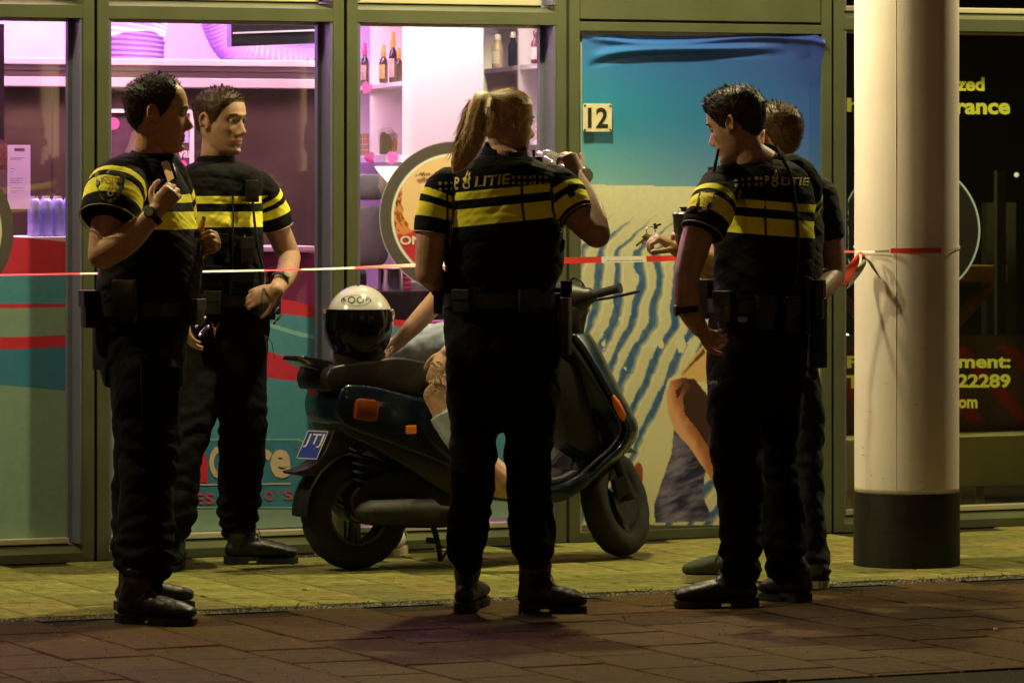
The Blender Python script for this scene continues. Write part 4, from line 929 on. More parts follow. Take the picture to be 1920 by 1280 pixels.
def emblem(cx, cy, k):
    ring = []; n = 14
    for i in range(n):
        a, b = 2 * math.pi * i / n, 2 * math.pi * (i + 1) / n
        ring.append(('p', [(cx + k * r * math.cos(t), cy + k * .55 + k * r * math.sin(t)) for r, t in ((.42, a), (.42, b), (.24, b), (.24, a))]))
    sh = [[(-.42, -.12), (-.1, -.42), (.08, -.2), (-.02, .1), (-.2, .22)], [(.1, -.1), (.32, -.45), (.5, -.25), (.28, .2), (.05, .25)],
          [(-.1, -.5), (.1, -.95), (.2, -1.15), (.22, -.75), (.05, -.35)], [(.2, -.55), (.42, -.95), (.44, -.6), (.25, -.3)]]
    return ring + [('p', [(cx + k * x, cy + k * y) for x, y in s]) for s in sh]
def skin_color(me, hd, tone, lips=(.42, .17, .14)):
    P = coords(me); d = (P - np.array(hd.c)) / hd.k; x = d @ np.array(hd.f); y = d @ np.array(hd.l); z = d @ np.array(hd.u)
    C = np.tile(np.array(tone), (len(P), 1)); near = (np.abs(z) < .14) & (np.abs(x) < .14) & (np.abs(y) < .1)
    lp = near & (x > .07) & (np.abs(y) < .024 - .25 * np.abs(z + .0705)) & (z > -.083) & (z < -.0585); C[lp] = lips
    rd = np.exp(-((np.abs(y) - .045) / .02) ** 2 - ((z + .03) / .02) ** 2) * (near & (x > .02)); C *= (1 - np.outer(rd, (.02, .12, .14)))
    st = near & (z < -.045) & (x > -.01) & ~lp; C[st] *= np.array((.93, .90, .90))
    ear = near & (np.abs(y) > .071) & (x < .02) & (x > -.04); C[ear] *= np.array((1.0, .85, .8))
    a = me.color_attributes.new('Col', 'FLOAT_COLOR', 'POINT'); a.data.foreach_set('color', np.concatenate([C, np.ones((len(P), 1))], 1).astype(np.float32).ravel())
def hair_cap(hd, hairline, thick, m, parent, seed=1, tuft=.004, strands=1400, slen=.018, flow=(-.3, 0, .6), name='hair', toward=None):
    rs = np.random.default_rng(seed); na, nu = 96, 60; us = np.linspace(-.085, .1205, nu); v = []; mask = []
    for U in us:
        for k in range(na):
            a = 2 * math.pi * k / na; x, y = head_point(U, a); ad = abs(math.degrees(a if a < math.pi else 2 * math.pi - a))
            line = interp(ad, *hairline); in_ = U > line; t = thick * min(1, max(0, (U - line) / .02)) * interp(U, [-.08, 0, .05, .12], [.45, .55, .9, 1.15])
            nz = noise.noise(Vector((x * 60, y * 60, U * 35)) + Vector((seed * 7, 0, 0)))
            r = 1 + (t + tuft * nz * (1 if in_ else 0) + .0015) / .09; zc = .0
            v.append((x * r, y * r, U + (t * .9 + tuft * nz) * max(0, U / .12))); mask.append(in_)
    f = []
    for i in range(nu - 1):
        for k in range(na):
            q = (i * na + k, i * na + (k + 1) % na, (i + 1) * na + (k + 1) % na, (i + 1) * na + k)
            if sum(mask[j] for j in q) >= 2: f.append(q)
    top = [(nu - 1) * na + k for k in range(na)]; f.append(tuple(top))
    used = sorted({j for q in f for j in q}); mp = {j: i for i, j in enumerate(used)}
    V = [hd.p(*v[j]) for j in used]; Fc = [tuple(mp[j] for j in q) for q in f]; nb = len(V)
    cand = [j for j in used if mask[j]]
    for _ in range(strands):
        j = cand[rs.integers(len(cand))]; p = np.array(v[j]); nr = p / (np.linalg.norm(p) + 1e-6)
        dr = nr * .45 + np.array(flow) * (.5 + rs.random()) + rs.normal(0, .22, 3)
        if toward is not None: dr = np.array(toward) - p; dr = dr / np.linalg.norm(dr); dr = dr - nr * dr.dot(nr) * .9 + nr * .10 + rs.normal(0, .07, 3)
        dr = dr.astype(float); dr /= np.linalg.norm(dr); L = slen * (.5 + rs.random() * .8) * (.5 if v[j][2] < .03 else 1)
        e = np.cross(dr, nr + .01); e = e / (np.linalg.norm(e) + 1e-6) * .0013; p = p - nr * .001
        b = len(V); V += [hd.p(*(p - e)), hd.p(*(p + e)), hd.p(*(p + dr * L * .6 + e * .6)), hd.p(*(p + dr * L))]; Fc += [(b, b + 1, b + 2), (b, b + 2, b + 3)]
    mb = MB(); mb.add(V, Fc); return mb.build(name, m, parent, world=True, smooth=2, fix=False)
def eyes(hd, parent, brow_m):
    for sg in (-1, 1):
        mb = MB(); c = hd.p(.0715, sg * .0315, .006); v = []; f = []; n = 14
        mb.sphere((0, 0, 0), 1, 14, 10); mb.v = [c + (hd.l * p.x + hd.u * p.y + hd.f * p.z) * .0118 * hd.k for p in mb.v]
        mb.m = [1 if (sum((mb.v[i] for i in q), Vector()) / len(q) - c).normalized().dot(hd.f) > .80 else 0 for q in mb.f]
        mb.build('eye', [EYEW, EYED], parent, world=True, smooth=2)
        mb = MB(); pts = [hd.p(.0925 - .0035 * abs(i - 1) - .002 * i, sg * (.014 + .014 * i), .0265 + .003 * math.sin(i * 1.1)) for i in range(4)]
        pts[-1] = hd.p(.074, sg * .054, .024); v, f = rtube(pts, [(.0028, .0045), (.0032, .005), (.003, .0042), (.0012, .002)], 8, ref=hd.f); mb.add(v, f).build('eyebrow', brow_m, parent, world=True, smooth=True)
        mb = MB(); pts = [hd.p(.0785 + .006 * math.sin(t * math.pi), sg * (.0185 + .026 * t), .0125 + .0045 * math.sin(t * math.pi)) for t in np.linspace(0, 1, 6)]
        mb.tube(pts, [.0022] * 6, 6).build('eyelid', SKINP, parent, world=True, smooth=True)
SKINP = mat('skin_plain', (.40, .235, .165), .5)
def boot(parent, heel, toe, ankle, H=.21, rs=.052, up_m=None, sole_m=None, W=.048, lace_m=None, low=False, nm='boot'):
    up_m = up_m or LEATHER; sole_m = sole_m or RUB; heel = Vector(heel); toe = Vector(toe); d = toe - heel; L = d.length; d.normalize(); l = Vector((-d.y, d.x, 0)); z = Vector((0, 0, 1))
    sh = .022 if not low else .028; P = lambda t, y, h: heel + d * (t * L) + l * y + z * h
    pcs = [rtube([P(.10, 0, sh + .034), P(.30, 0, sh + .042), P(.55, 0, sh + .036), P(.80, 0, sh + .027), P(.93, 0, sh + .022)], [(W * .76, .036), (W * .80, .044), (W * .94, .037), (W * .98, .029), (W * .72, .021)], 20, ref=l)]
    an = Vector(ankle) if ankle is not None else P(.24, 0, H)
    if not low: pcs.append(tube([P(.2, 0, .05), P(.22, 0, .10), an * .5 + P(.24, 0, .15) * .5, an], [(W * .8, .058), (W * .86, .056), (rs, rs + .004), (rs * 1.04, rs * 1.04)], 20, ref=l))
    else: pcs.append(tube([P(.22, 0, .05), P(.24, 0, .075), P(.25, 0, .098)], [(W * .85, .07), (W * .78, .06), (W * .72, .05)], 20, ref=l))
    pcs.append(rtube([P(.30, 0, .10 if not low else .075), P(.5, 0, .072 if not low else .06), P(.66, 0, sh + .034)], [(W * .62, .030), (W * .7, .026), (W * .7, .02)], 14, ref=l))
    me = remeshed(pcs, .006, 2); displace(me, lambda Q: .0022 * n3(Q, 38, 3) * (1 if not low else .6)); b = finish(nm, me, up_m, parent)
    def outline(t0, t1, n=14):
        o = []
        for i in range(n + 1): t = t0 + (t1 - t0) * i / n; w_ = W * interp(t, [-.03, .0, .08, .25, .42, .68, .85, .95, 1.0, 1.02], [.35, .6, .82, .84, .80, 1.04, .95, .70, .42, .2]); o.append((t, w_))
        return [P(t, w_, 0) for t, w_ in o] + [P(t, -w_, 0) for t, w_ in reversed(o)]
    mb = MB()
    if low: mb.prism([p + z * .002 for p in outline(-.03, 1.02)], (0, 0, .028))
    else:
        mb.prism([p + z * .001 for p in outline(-.03, .30)], (0, 0, .030)); mb.prism([p + z * .001 for p in outline(.44, 1.0)], (0, 0, .020)); mb.prism([p + z * .014 for p in outline(.29, .46)], (0, 0, .014))
    mb.build('sole', sole_m, b, world=True)
    if lace_m is not False:
        mb = MB()
        for i in range(5 if not low else 3):
            t = .56 - i * (.065 if not low else .055); h = (.074 + i * .016) if not low else (.072 + i * .012)
            if h > .135: t = .40; 
            v, f = curved_tube([P(t, .026, h - .006), P(t + .015, 0, h + .012), P(t, -.026, h - .006)], .0024, 4, 6); mb.add(v, f)
        v, f = curved_tube([P(.40, .01, .135 if not low else .105), P(.47, .03, .125 if not low else .10), P(.5, .04, .09 if not low else .07), P(.45, .03, .10 if not low else .09)], .0018, 4, 6); mb.add(v, f)
        mb.build('lace', lace_m or LACE, b, world=True, smooth=2)
    return b
def pouch(parent, c, fx, size, m, nm='pouch', flap=True, tilt=0.0):   # rounded box on the belt; fx = outward direction
    c = Vector(c); o = Vector(fx).normalized(); l = Vector((-o.y, o.x, 0)); z = Vector((0, 0, 1)); q = Matrix.Rotation(tilt, 3, o); l = q @ l; z = q @ z; w_, d_, h_ = [s / 2 for s in size]
    mb = MB(); mb.cbox(c, l * w_, o * d_, z * h_); b = mb.build(nm, m, parent, world=True, bevel=min(size) * .22, smooth=True)
    if flap: mb = MB(); mb.cbox(c + z * h_ * .55 + o * .003, l * w_ * 1.03, o * (d_ + .002), z * h_ * .45); mb.build('flap', m, b, world=True, bevel=.003)
    return b
def person(name, spec):
    sp = spec; D = sp['depth']; fw = Vector((*sp['fwd'], 0)).normalized(); lat = Vector((-fw.y, fw.x, 0)); mode = sp['mode']
    root = thing(name, sp['label'], 'person', sp['base'], 0, sp.get('group')); hx, hy, hd_ = sp['head'][:3]; hd = Head(Wp(hx, hy, hd_), sp['head'][3], sp['head'][4], sp['head'][5])
    # --- one continuous body
    nb = Wp(*sp['neck']); pcs = hd.skull() + [rtube([hd.p(-.018, 0, -.045), hd.p(-.020, 0, -.10), nb, nb + Vector((0, 0, -.06))], [.054 * sp.get('nk', 1), .056 * sp.get('nk', 1), .064 * sp.get('nk', 1), .08], 20)]
    tor = [Wp(x, y, d) for x, y, d in sp['core']]; pcs.append(rtube([nb + Vector((0, 0, -.05))] + tor, [(.10, .06)] + [(.11, .075)] * len(tor), 20, ref=lat))
    for side in ('L', 'R'):
        a = sp['arm' + side]; pts = [Wp(*p[:3]) for p in a['pts']]; rr_ = [a['r'][0] * .72] + list(a['r'][1:]); pcs.append(rtube([nb + Vector((0, 0, -.15)), pts[0] + Vector((0, 0, -.02))], [.045, .04], 14))
        for i0, i1 in ((0, 3), (2, 5)): q = spline([list(p) + [r] for p, r in zip(pts[i0:i1], rr_[i0:i1])], 6); pcs.append(rtube([p[:3] for p in q], [max(.01, p[3]) for p in q], 18))
        if a.get('hand') is not None: pcs += hand(pts[-1], *a['hand'][0], th=a['hand'][1], **a['hand'][2])
    for lg in sp['body_legs']: pcs.append(rtube([Wp(*p) for p in lg], [sp.get('leg_r', .055)] * (len(lg) - 1) + [.035], 14))
    me = remeshed(pcs, sp.get('voxel', .0045), 1, .5); skin_color(me, hd, sp.get('tone', (.43, .25, .175))); body = finish('body', me, SKIN, root)
    eyes(hd, root, sp['brow'])
    return root, hd, fw, lat
def sleeve(parent, pts, k=6, m=None, seed=0, hem=True, bands=True, b0=.058):
    q = spline([list(Wp(*p[:3])) + [p[3] / F * p[2]] for p in pts], k); v, f = rtube([p[:3] for p in q], [p[3] for p in q], 36)
    v = [Vector(p) for p in v]; me = mesh_of(v, f); n = len(v)
    top = Vector(q[0][:3]); acc = [0]
    for a, b in zip(q[:-1], q[1:]): acc.append(acc[-1] + (Vector(b[:3]) - Vector(a[:3])).length)
    rows = [-.02, -.012, -.005] + acc + [acc[-1] + e for e in (.004, .01, .012)]
    band = np.repeat(np.array(rows) - b0, 36)[:n]
    if len(band) < n: band = np.concatenate([band, np.full(n - len(band), -.1)])
    attr_float(me, 'band', band if bands else np.full(n, -.1)); displace(me, lambda P: .0045 * n3(P * np.array([1, 1, 1.6]), 16, seed) + .0015 * n3(P, 50, seed)); s = finish('sleeve', me, m or CLOTH, parent)
    if hem:
        d = (Vector(q[-1][:3]) - Vector(q[-2][:3])).normalized(); a = d.orthogonal().normalized(); b = d.cross(a); r = q[-1][3] * 1.015; c = Vector(q[-1][:3])
        ring = [c + a * r * math.cos(t) + b * r * math.sin(t) for t in np.linspace(0, 2 * math.pi, 30)]; MB().tube(ring, [.0022] * 30, 6).build('cuff_trim', mat('trim_pale', (.45, .38, .2), .7), s, world=True)
    return s, me
def uniform(root, sp, fw, lat):
    D = sp['depth']; pcs = [torso_mesh(sp['vest'], D, sp['fwd'], sp['mode'], k=5, n=56)]; axes = []
    for key in ('slL', 'slR'):
        q = spline([list(Wp(*p[:3])) + [p[3] / F * p[2]] for p in sp[key]], 6); v, f = rtube([p[:3] for p in q], [p[3] for p in q], 32); P_ = [Vector(p[:3]) for p in q]
        e = (P_[-1] - P_[-2]).normalized(); v = [p if (p - P_[-1]).dot(e) < .006 else p - e * ((p - P_[-1]).dot(e) - .006) for p in map(Vector, v)]
        pcs.append((v, f)); axes.append((np.array([list(p) for p in P_]), np.array([p[3] for p in q])))
    me = remeshed(pcs, .006, sp.get('sm', 9), .5); P = coords(me); n = len(P)
    band = (sp['zb'] - P[:, 2] + sp.get('bslope', 0) * ((P - np.array(Wp(sp['head'][0], 400, D))) @ np.array(sp.get('baxis', (1, 0, 0))))) if 'zb' in sp else np.full(n, -.1)
    who = np.zeros(n, int); i0 = 6
    for w_, ((A_, rr_), off) in enumerate(zip(axes, sp.get('b0', (.06, .06))), 1):
        seg = np.linalg.norm(np.diff(A_, axis=0), axis=1); acc = np.concatenate([[0], np.cumsum(seg)]) - np.sum(seg[:i0]); best = np.full(n, 1e9); sv = np.zeros(n); rv = np.zeros(n)
        for k in range(len(seg)):
            t = np.clip(((P - A_[k]) @ (A_[k + 1] - A_[k])) / (seg[k] ** 2 + 1e-9), 0, 1); dd = np.linalg.norm(P - (A_[k] + t[:, None] * (A_[k + 1] - A_[k])), axis=1)
            m_ = dd < best; best[m_] = dd[m_]; sv[m_] = acc[k] + t[m_] * seg[k]; rv[m_] = rr_[k]
        c0 = A_[i0]; out = (P - c0) @ (np.array(lat) * (1 if w_ == 1 else -1))
        ins = (sv > .012) & (best < rv * 1.22) & (out > -rr_[i0] * .62 - .0)
        who[ins] = w_; band[ins] = ((sv - off) * 1.3)[ins] if 'zb' in sp else -.1
    E_ = np.empty(len(me.edges) * 2, np.int32); me.edges.foreach_get('vertices', E_); E_ = E_.reshape(-1, 2); mix = who[E_[:, 0]] != who[E_[:, 1]]; band[np.unique(E_[mix])] = -.1
    attr_float(me, 'band', np.clip(band, -.099, .29)); wr = sp.get('wr', .006)
    displace(me, lambda P: (wr * n3(P * np.array([1, 1, 1.5]), 9, sp['seed']) + .0022 * n3(P * np.array([1, 1, 2.2]), 30, sp['seed'] + 2)) * np.where(who > 0, .7, 1)); shirt = finish(sp.get('top_name', 'shirt'), me, sp.get('top_m', CLOTH), root)
    if sp.get('hem', True):
        for A_, rr_ in axes:
            c = Vector(A_[-1]); d_ = (c - Vector(A_[-2])).normalized(); a = d_.orthogonal().normalized(); b = d_.cross(a); r = rr_[-1] * .985
            ring = [c + d_ * .002 + a * r * math.cos(t) + b * r * math.sin(t) for t in np.linspace(0, 2 * math.pi, 30)]; MB().tube(ring, [.0022] * 30, 6).build('cuff_trim', mat('trim_pale', (.40, .34, .18), .7), shirt, world=True)
    vest, wv, sl = shirt, None, [(shirt, None), (shirt, None)]
    # collar
    if sp.get('collar', True):
        nb = Wp(*sp['neck']); ax = (Wp(*sp['collar_top']) - nb).normalized() if 'collar_top' in sp else Vector((0, 0, 1)); r = sp.get('cr', .072)
        a = (lat - ax * lat.dot(ax)).normalized(); b = ax.cross(a); rows = []
        for h, k in ((-.03, 1.12), (.0, 1.02), (.022, .97), (.040, 1.0), (.037, 1.07), (.012, 1.16), (-.012, 1.30)):
            rows.append([nb + ax * (h - .018 * math.cos(t - math.pi / 2) * (1 if h > -.02 else 0)) + a * (r * k * math.cos(t)) + b * (r * k * .92 * math.sin(t)) for t in np.linspace(R(-252), R(72), 40)])
        v = [p for rw in rows for p in rw]; n = 40; f = [(j * n + i, j * n + i + 1, (j + 1) * n + i + 1, (j + 1) * n + i) for j in range(len(rows) - 1) for i in range(n - 1)]
        MB().add(v, f).build('collar', sp.get('collar_m', TROU), root, world=True, smooth=2, fix=False)
    return vest, wv, sl
def trousers(root, sp, m=None, vox=.008):
    D = sp['depth']; pcs = [torso_mesh(sp['pelvis'], D, sp['fwd'], sp['mode'], k=4, n=40, e=2.3)]
    for lg in sp['legs']:
        q = spline([list(Wp(*p[:3])) + [p[3] / F * p[2]] for p in lg], 6); pcs.append(rtube([p[:3] for p in q], [p[3] for p in q], 24))
    me = remeshed(pcs, vox, 3); zl = min(p[1] for lg in sp['legs'] for p in [(0, Wp(*lg[-1][:3]).z)])
    def fn(P):
        low = np.exp(-((P[:, 2] - zl - .05) / .12) ** 2); kn = np.exp(-((P[:, 2] - .52) / .12) ** 2)
        return .006 * n3(P * np.array([1, 1, .7]), 11, sp['seed']) + .003 * n3(P, 32, sp['seed'] + 5) + .0065 * low * np.sin(P[:, 2] * 95 + 6 * n3(P, 6, 2) + P[:, 0] * 9) + .004 * kn * np.sin(P[:, 2] * 70 + 5 * n3(P, 5, 3))
    displace(me, fn); c = me.copy(); return finish('trousers', me, m or TROU, root), c
def belt_kit(root, sp, fw, lat, items):
    x0, x1, py = sp['belt']; s = section(py, x0, x1, sp['belt_o'], sp['depth'], (fw.x, fw.y), sp['mode']); c = Vector(s[:3]); a, b = s[3] + .008, s[4] + .008; rows = []
    for h in (-.024, -.024, .024, .024):
        k = 1.0 if h in (-.024, .024) else 1; rows.append([c + Vector((0, 0, h)) + lat * (a * math.copysign(abs(math.cos(t)) ** .8, math.cos(t))) + fw * (b * math.copysign(abs(math.sin(t)) ** .8, math.sin(t))) for t in np.linspace(0, 2 * math.pi, 49)[:-1]])
    rows[0] = [p * 1 + (c - p) * .08 for p in rows[0]]; rows[3] = [p + (c - p) * .08 for p in rows[3]]
    v = [p for r in rows for p in r]; n = 48; f = [(j * n + i, j * n + (i + 1) % n, (j + 1) * n + (i + 1) % n, (j + 1) * n + i) for j in range(3) for i in range(n)]
    bl = MB().add(v, f).build('belt', LEATHER, root, world=True, smooth=True)
    out = {}
    for nm, deg, dz, size, m, flap in items:
        t = R(deg); o = (lat * (math.cos(t) / a) + fw * (math.sin(t) / b)).normalized(); p = c + lat * a * math.cos(t) + fw * b * math.sin(t) + o * (size[1] / 2 + .004) + Vector((0, 0, dz))
        if nm == 'handcuffs':
            hm = MB()
            for k in (0, 1):
                cc = p + Vector((0, 0, -.02 - .03 * k)) + o * (.012 * k); ring = [cc + o.cross(Vector((0, 0, 1))) * .03 * math.cos(u) + (Vector((0, 0, 1)) * .6 + o * .5) * .03 * math.sin(u) for u in np.linspace(0, 6.283, 18)]; hm.tube(ring, [.0042] * 18, 6)
            hm.build('handcuffs', METAL, root, world=True, smooth=True)
        elif nm == 'baton': MB().lathe([(.011, -.1), (.014, -.095), (.014, .06), (.017, .065), (.017, .10), (.001, .105)], 12, p).build('baton', PLAS, root, world=True, smooth=True)
        else: out.setdefault(nm, []).append(pouch(root, p, o, size, m, nm, flap))
    return c, a, b
def radio_mic(root, c, fx, h=.085, cord=None, antenna=None):
    c = Vector(c); o = Vector(fx).normalized(); l = Vector((-o.y, o.x, 0)); mb = MB(); mb.cbox(c, l * .026, o * .017, Vector((0, 0, h / 2))); r = mb.build('radio', PLAS, root, world=True, bevel=.008, smooth=True)
    MB().lathe([(.016, 0), (.016, .003), (.001, .004)], 14, c + o * .017 + Vector((0, 0, .015)), o).build('speaker_grille', RUB, r, world=True)
    if antenna: MB().tube(antenna, [.0065, .0055, .005][:len(antenna)], 10).build('antenna', RUB, r, world=True, smooth=True)
    if cord: v, f = curved_tube(cord, .0052, 6, 8); MB().add(v, f).build('cord', RUB, root, world=True, smooth=True)
    return r
def watch(root, wr, ax, r, face_dir):
    ax = Vector(ax).normalized(); a = ax.orthogonal().normalized(); b = ax.cross(a); wr = Vector(wr); rows = []
    v, f = [], []
    for h in (-.011, .011):
        for t in np.linspace(0, 2 * math.pi, 25)[:-1]: v.append(wr + ax * h + (a * math.cos(t) + b * math.sin(t)) * r)
    for h in (.011, -.011):
        for t in np.linspace(0, 2 * math.pi, 25)[:-1]: v.append(wr + ax * h + (a * math.cos(t) + b * math.sin(t)) * (r + .004))
    n = 24; f = [(j * n + i, j * n + (i + 1) % n, ((j + 1) % 4) * n + (i + 1) % n, ((j + 1) % 4) * n + i) for j in range(4) for i in range(n)]
    s = MB().add(v, f).build('watch_strap', RUB, root, world=True, smooth=True); fd = Vector(face_dir); fd = (fd - ax * fd.dot(ax)).normalized()
    MB().lathe([(.019, 0), (.020, .005), (.018, .010), (.0175, .0102)], 20, wr + fd * (r + .001), fd).build('watch_case', PLAS, s, world=True, smooth=True)
    MB().lathe([(.015, .0), (.0149, .0006)], 18, wr + fd * (r + .0115), fd).build('watch_face', mat('watch_glass', (.25, .28, .22), .1), s, world=True)
HL_SHORT = ([0, 25, 45, 60, 75, 88, 100, 125, 180], [.078, .076, .062, .045, .005, -.012, .030, -.030, -.062])
HL_REC = ([0, 18, 35, 52, 66, 80, 92, 102, 125, 180], [.090, .100, .104, .080, .045, .004, -.014, .030, -.030, -.062])
HL_WOM = ([0, 25, 50, 70, 85, 98, 125, 180], [.072, .066, .045, .020, -.010, .028, -.015, -.055])
def hair_mat(name, c, rough=.45):           # strands: noise drawn out along the fall of the hair
    m = mat(name, c, rough, spec=.35); nt = m.node_tree; L = nt.links.new; b = nt.nodes['Principled BSDF']; tc = nt.nodes['Texture Coordinate']
    mp = nt.nodes.new('ShaderNodeMapping'); mp.inputs['Scale'].default_value = (1, 1, .10); L(tc.outputs['Object'], mp.inputs[0])
    n = nt.nodes.new('ShaderNodeTexNoise'); n.inputs['Scale'].default_value = 330; n.inputs['Detail'].default_value = 3; L(mp.outputs[0], n.inputs['Vector'])
    r = nt.nodes.new('ShaderNodeMapRange'); r.inputs[1].default_value = .32; r.inputs[2].default_value = .68; r.inputs[3].default_value = .35; r.inputs[4].default_value = 1.6; L(n.outputs['Fac'], r.inputs[0])
    s = nt.nodes.new('ShaderNodeVectorMath'); s.operation = 'SCALE'; s.inputs[0].default_value = c; L(r.outputs[0], s.inputs['Scale']); L(s.outputs[0], b.inputs['Base Color'])
    bp = nt.nodes.new('ShaderNodeBump'); bp.inputs['Strength'].default_value = .7; bp.inputs['Distance'].default_value = .002; L(n.outputs['Fac'], bp.inputs['Height']); L(bp.outputs[0], b.inputs['Normal'])
    return m
# ------------------------------------------------------------------ people
BRN = hair_mat('dark_brown_hair', (.030, .018, .012)); BRN2 = hair_mat('brown_hair', (.055, .030, .018)); BLOND = hair_mat('dark_blond_hair', (.50, .33, .15), .40); LBR = hair_mat('light_brown_hair', (.10, .060, .032))
OFF = 'police officers in black and yellow uniform'
# --- officer on the far left
A = dict(label='police officer in profile at far left gripping the front of the vest', group=OFF, base=G(285, 1155), depth=15.45, fwd=(.97, -.24), mode='side', seed=1,
    tone=(.54, .285, .17), head=(296, 216, 15.44, (.99, .06, -.03), 0, 1.09), neck=(281, 305, 15.47), core=[(275, 400, 15.45), (275, 560, 15.45), (270, 690, 15.45)],
    armR=dict(pts=[(226, 330, 15.24), (206, 410, 15.16), (192, 478, 15.12), (240, 448, 15.07), (292, 398, 15.08)], r=[.062, .060, .050, .049, .031], hand=(((.62, .12, .78), (.1, .95, .1)), 1, dict(curl=(.75, .9, .6), thumb=(.5, .4)))),
    armL=dict(pts=[(300, 330, 15.68), (318, 420, 15.78), (338, 490, 15.72), (356, 480, 15.62), (374, 468, 15.52)], r=[.06, .056, .048, .044, .030], hand=(((.5, -.35, .25), (-.55, -.2, -.1)), -1, dict(curl=(1.15, 1.3, .8), thumb=(.2, .3)))),
    body_legs=[[(268, 690, 15.36), (275, 860, 15.3), (268, 1040, 15.23)], [(270, 690, 15.6), (270, 860, 15.68), (262, 1030, 15.72)]], brow=BRN,
    vest=[(297, 252, 312, .07), (306, 238, 320, .11), (318, 222, 330, .155), (338, 206, 340, .195), (372, 200, 350, .205), (420, 201, 362, .20), (470, 196, 374, .195), (520, 188, 375, .19), (556, 186, 368, .185), (585, 188, 360, .18)], zb=1.448,
    slR=[(248, 318, 15.36, 32), (228, 338, 15.26, 50), (214, 372, 15.18, 58), (204, 412, 15.13, 57)], slL=[(295, 305, 15.6, 34), (303, 335, 15.7, 50), (312, 375, 15.75, 54), (318, 410, 15.78, 52)], b0=(.07, .052), cr=.074, collar_top=(296, 262, 15.46),
    pelvis=[(572, 184, 360, .175), (620, 184, 352, .18), (680, 188, 345, .18), (725, 196, 340, .15)],
    legs=[[(266, 690, 15.36, 66), (273, 760, 15.34, 64), (277, 850, 15.31, 59), (274, 930, 15.28, 53), (270, 1010, 15.25, 53), (270, 1055, 15.23, 54), (268, 1085, 15.22, 44)], [(268, 690, 15.58, 66), (272, 760, 15.62, 62), (268, 850, 15.67, 55), (260, 940, 15.7, 50), (258, 1000, 15.72, 50), (262, 1040, 15.72, 50), (264, 1062, 15.72, 42)]], belt=(184, 362, 578), belt_o=.178)
root, hd, fw, lat = person('person', A); vest, wv, sl = uniform(root, A, fw, lat); tr, wt = trousers(root, A)
hair_cap(hd, HL_REC, .009, BRN, root, 1, slen=.012, flow=(.25, 0, .25), tuft=.002, strands=4000)
boot(root, G(222, 1166), G(366, 1171), Wp(264, 1075, 15.2), rs=.058); boot(root, G(220, 1143), G(362, 1137), Wp(258, 1055, 15.7), rs=.056)
belt_kit(root, A, fw, lat, [('radio_pouch', 232, .0, (.07, .05, .13), PLAS, True), ('holster', -62, -.10, (.08, .06, .24), LEATHER, False), ('pouch', -20, -.01, (.07, .04, .10), LEATHER, True), ('handcuffs', 62, -.03, (.06, .03, .06), METAL, False), ('pouch', 100, -.01, (.07, .04, .09), LEATHER, True), ('pouch', 180, .03, (.09, .055, .15), PLAS, False)])
def world_bvh(o):
    M = Matrix.Translation(rootof(o).location); me = o.data; return BVHTree.FromPolygons([M @ v.co for v in me.vertices], [tuple(p.vertices) for p in me.polygons])
bR = world_bvh(sl[1][0]); shield = [(181, 326), (207, 322), (233, 330), (230, 352), (220, 372), (206, 381), (192, 372), (182, 350)]
prints('badge_rim', [bR], [('p', [(206 + (x - 206) * 1.07, 350 + (y - 350) * 1.07) for x, y in shield])], PRINTD, sl[1][0], .003); prints('badge', [bR], [('p', shield)], mat('badge_black', (.008, .008, .010), .6), sl[1][0], .0042)
prints('badge_print', [bR], [('t', 'POLITIE', 188, 228, 331, 340, .1, .02, 0)] + emblem(207, 357, 13), mat('gold_print', (.55, .30, .12), .5), sl[1][0], .0055)
bT = world_bvh(tr); prints('leg_print', [bT], [('t', 'P', 286, 291, 712, 721, 0, .02, .1), ('t', 'LITIE', 297, 316, 713, 722, .06, .02, .1)] + squares(275, 712.5, .02, 3, 3.4, 1.6) + [(a, [(x, y) for x, y in q]) for a, q in emblem(293.5, 716, 4.6)], PRINTD, tr, .003)
bV = world_bvh(vest); MB().tube([hit([bV], 318 + i * 2.5, 300 + i * 9, .006) or Wp(320, 310, 15.2) for i in range(5)], [.006] * 5, 8).build('strap', PLAS, root, world=True, smooth=True)
ep = [q for q in (hit([bV], x, y, .008) for x, y in ((300, 308), (312, 302), (323, 336), (312, 344))) if q is not None]
if len(ep) == 4: MB().prism(ep, (0, -.006, .002)).build('epaulette', mat('orange_tag', (.55, .24, .04), .6, var=.3, vscale=60), root, world=True)
w_ = Wp(286, 404, 15.08); watch(root, w_, Wp(292, 398, 15.08) - Wp(240, 448, 15.07), .036, (.0, -1, .5))

def cargo(px, py, o, root, tr, w_=.13):
    b_ = world_bvh(tr); p = hit([b_], px, py, -.001)
    if p is not None: pouch(root, p, o, (w_, .014, .17), TROU, 'cargo_pocket', True)
cargo(300, 735, (.3, -.95, 0), root, tr)
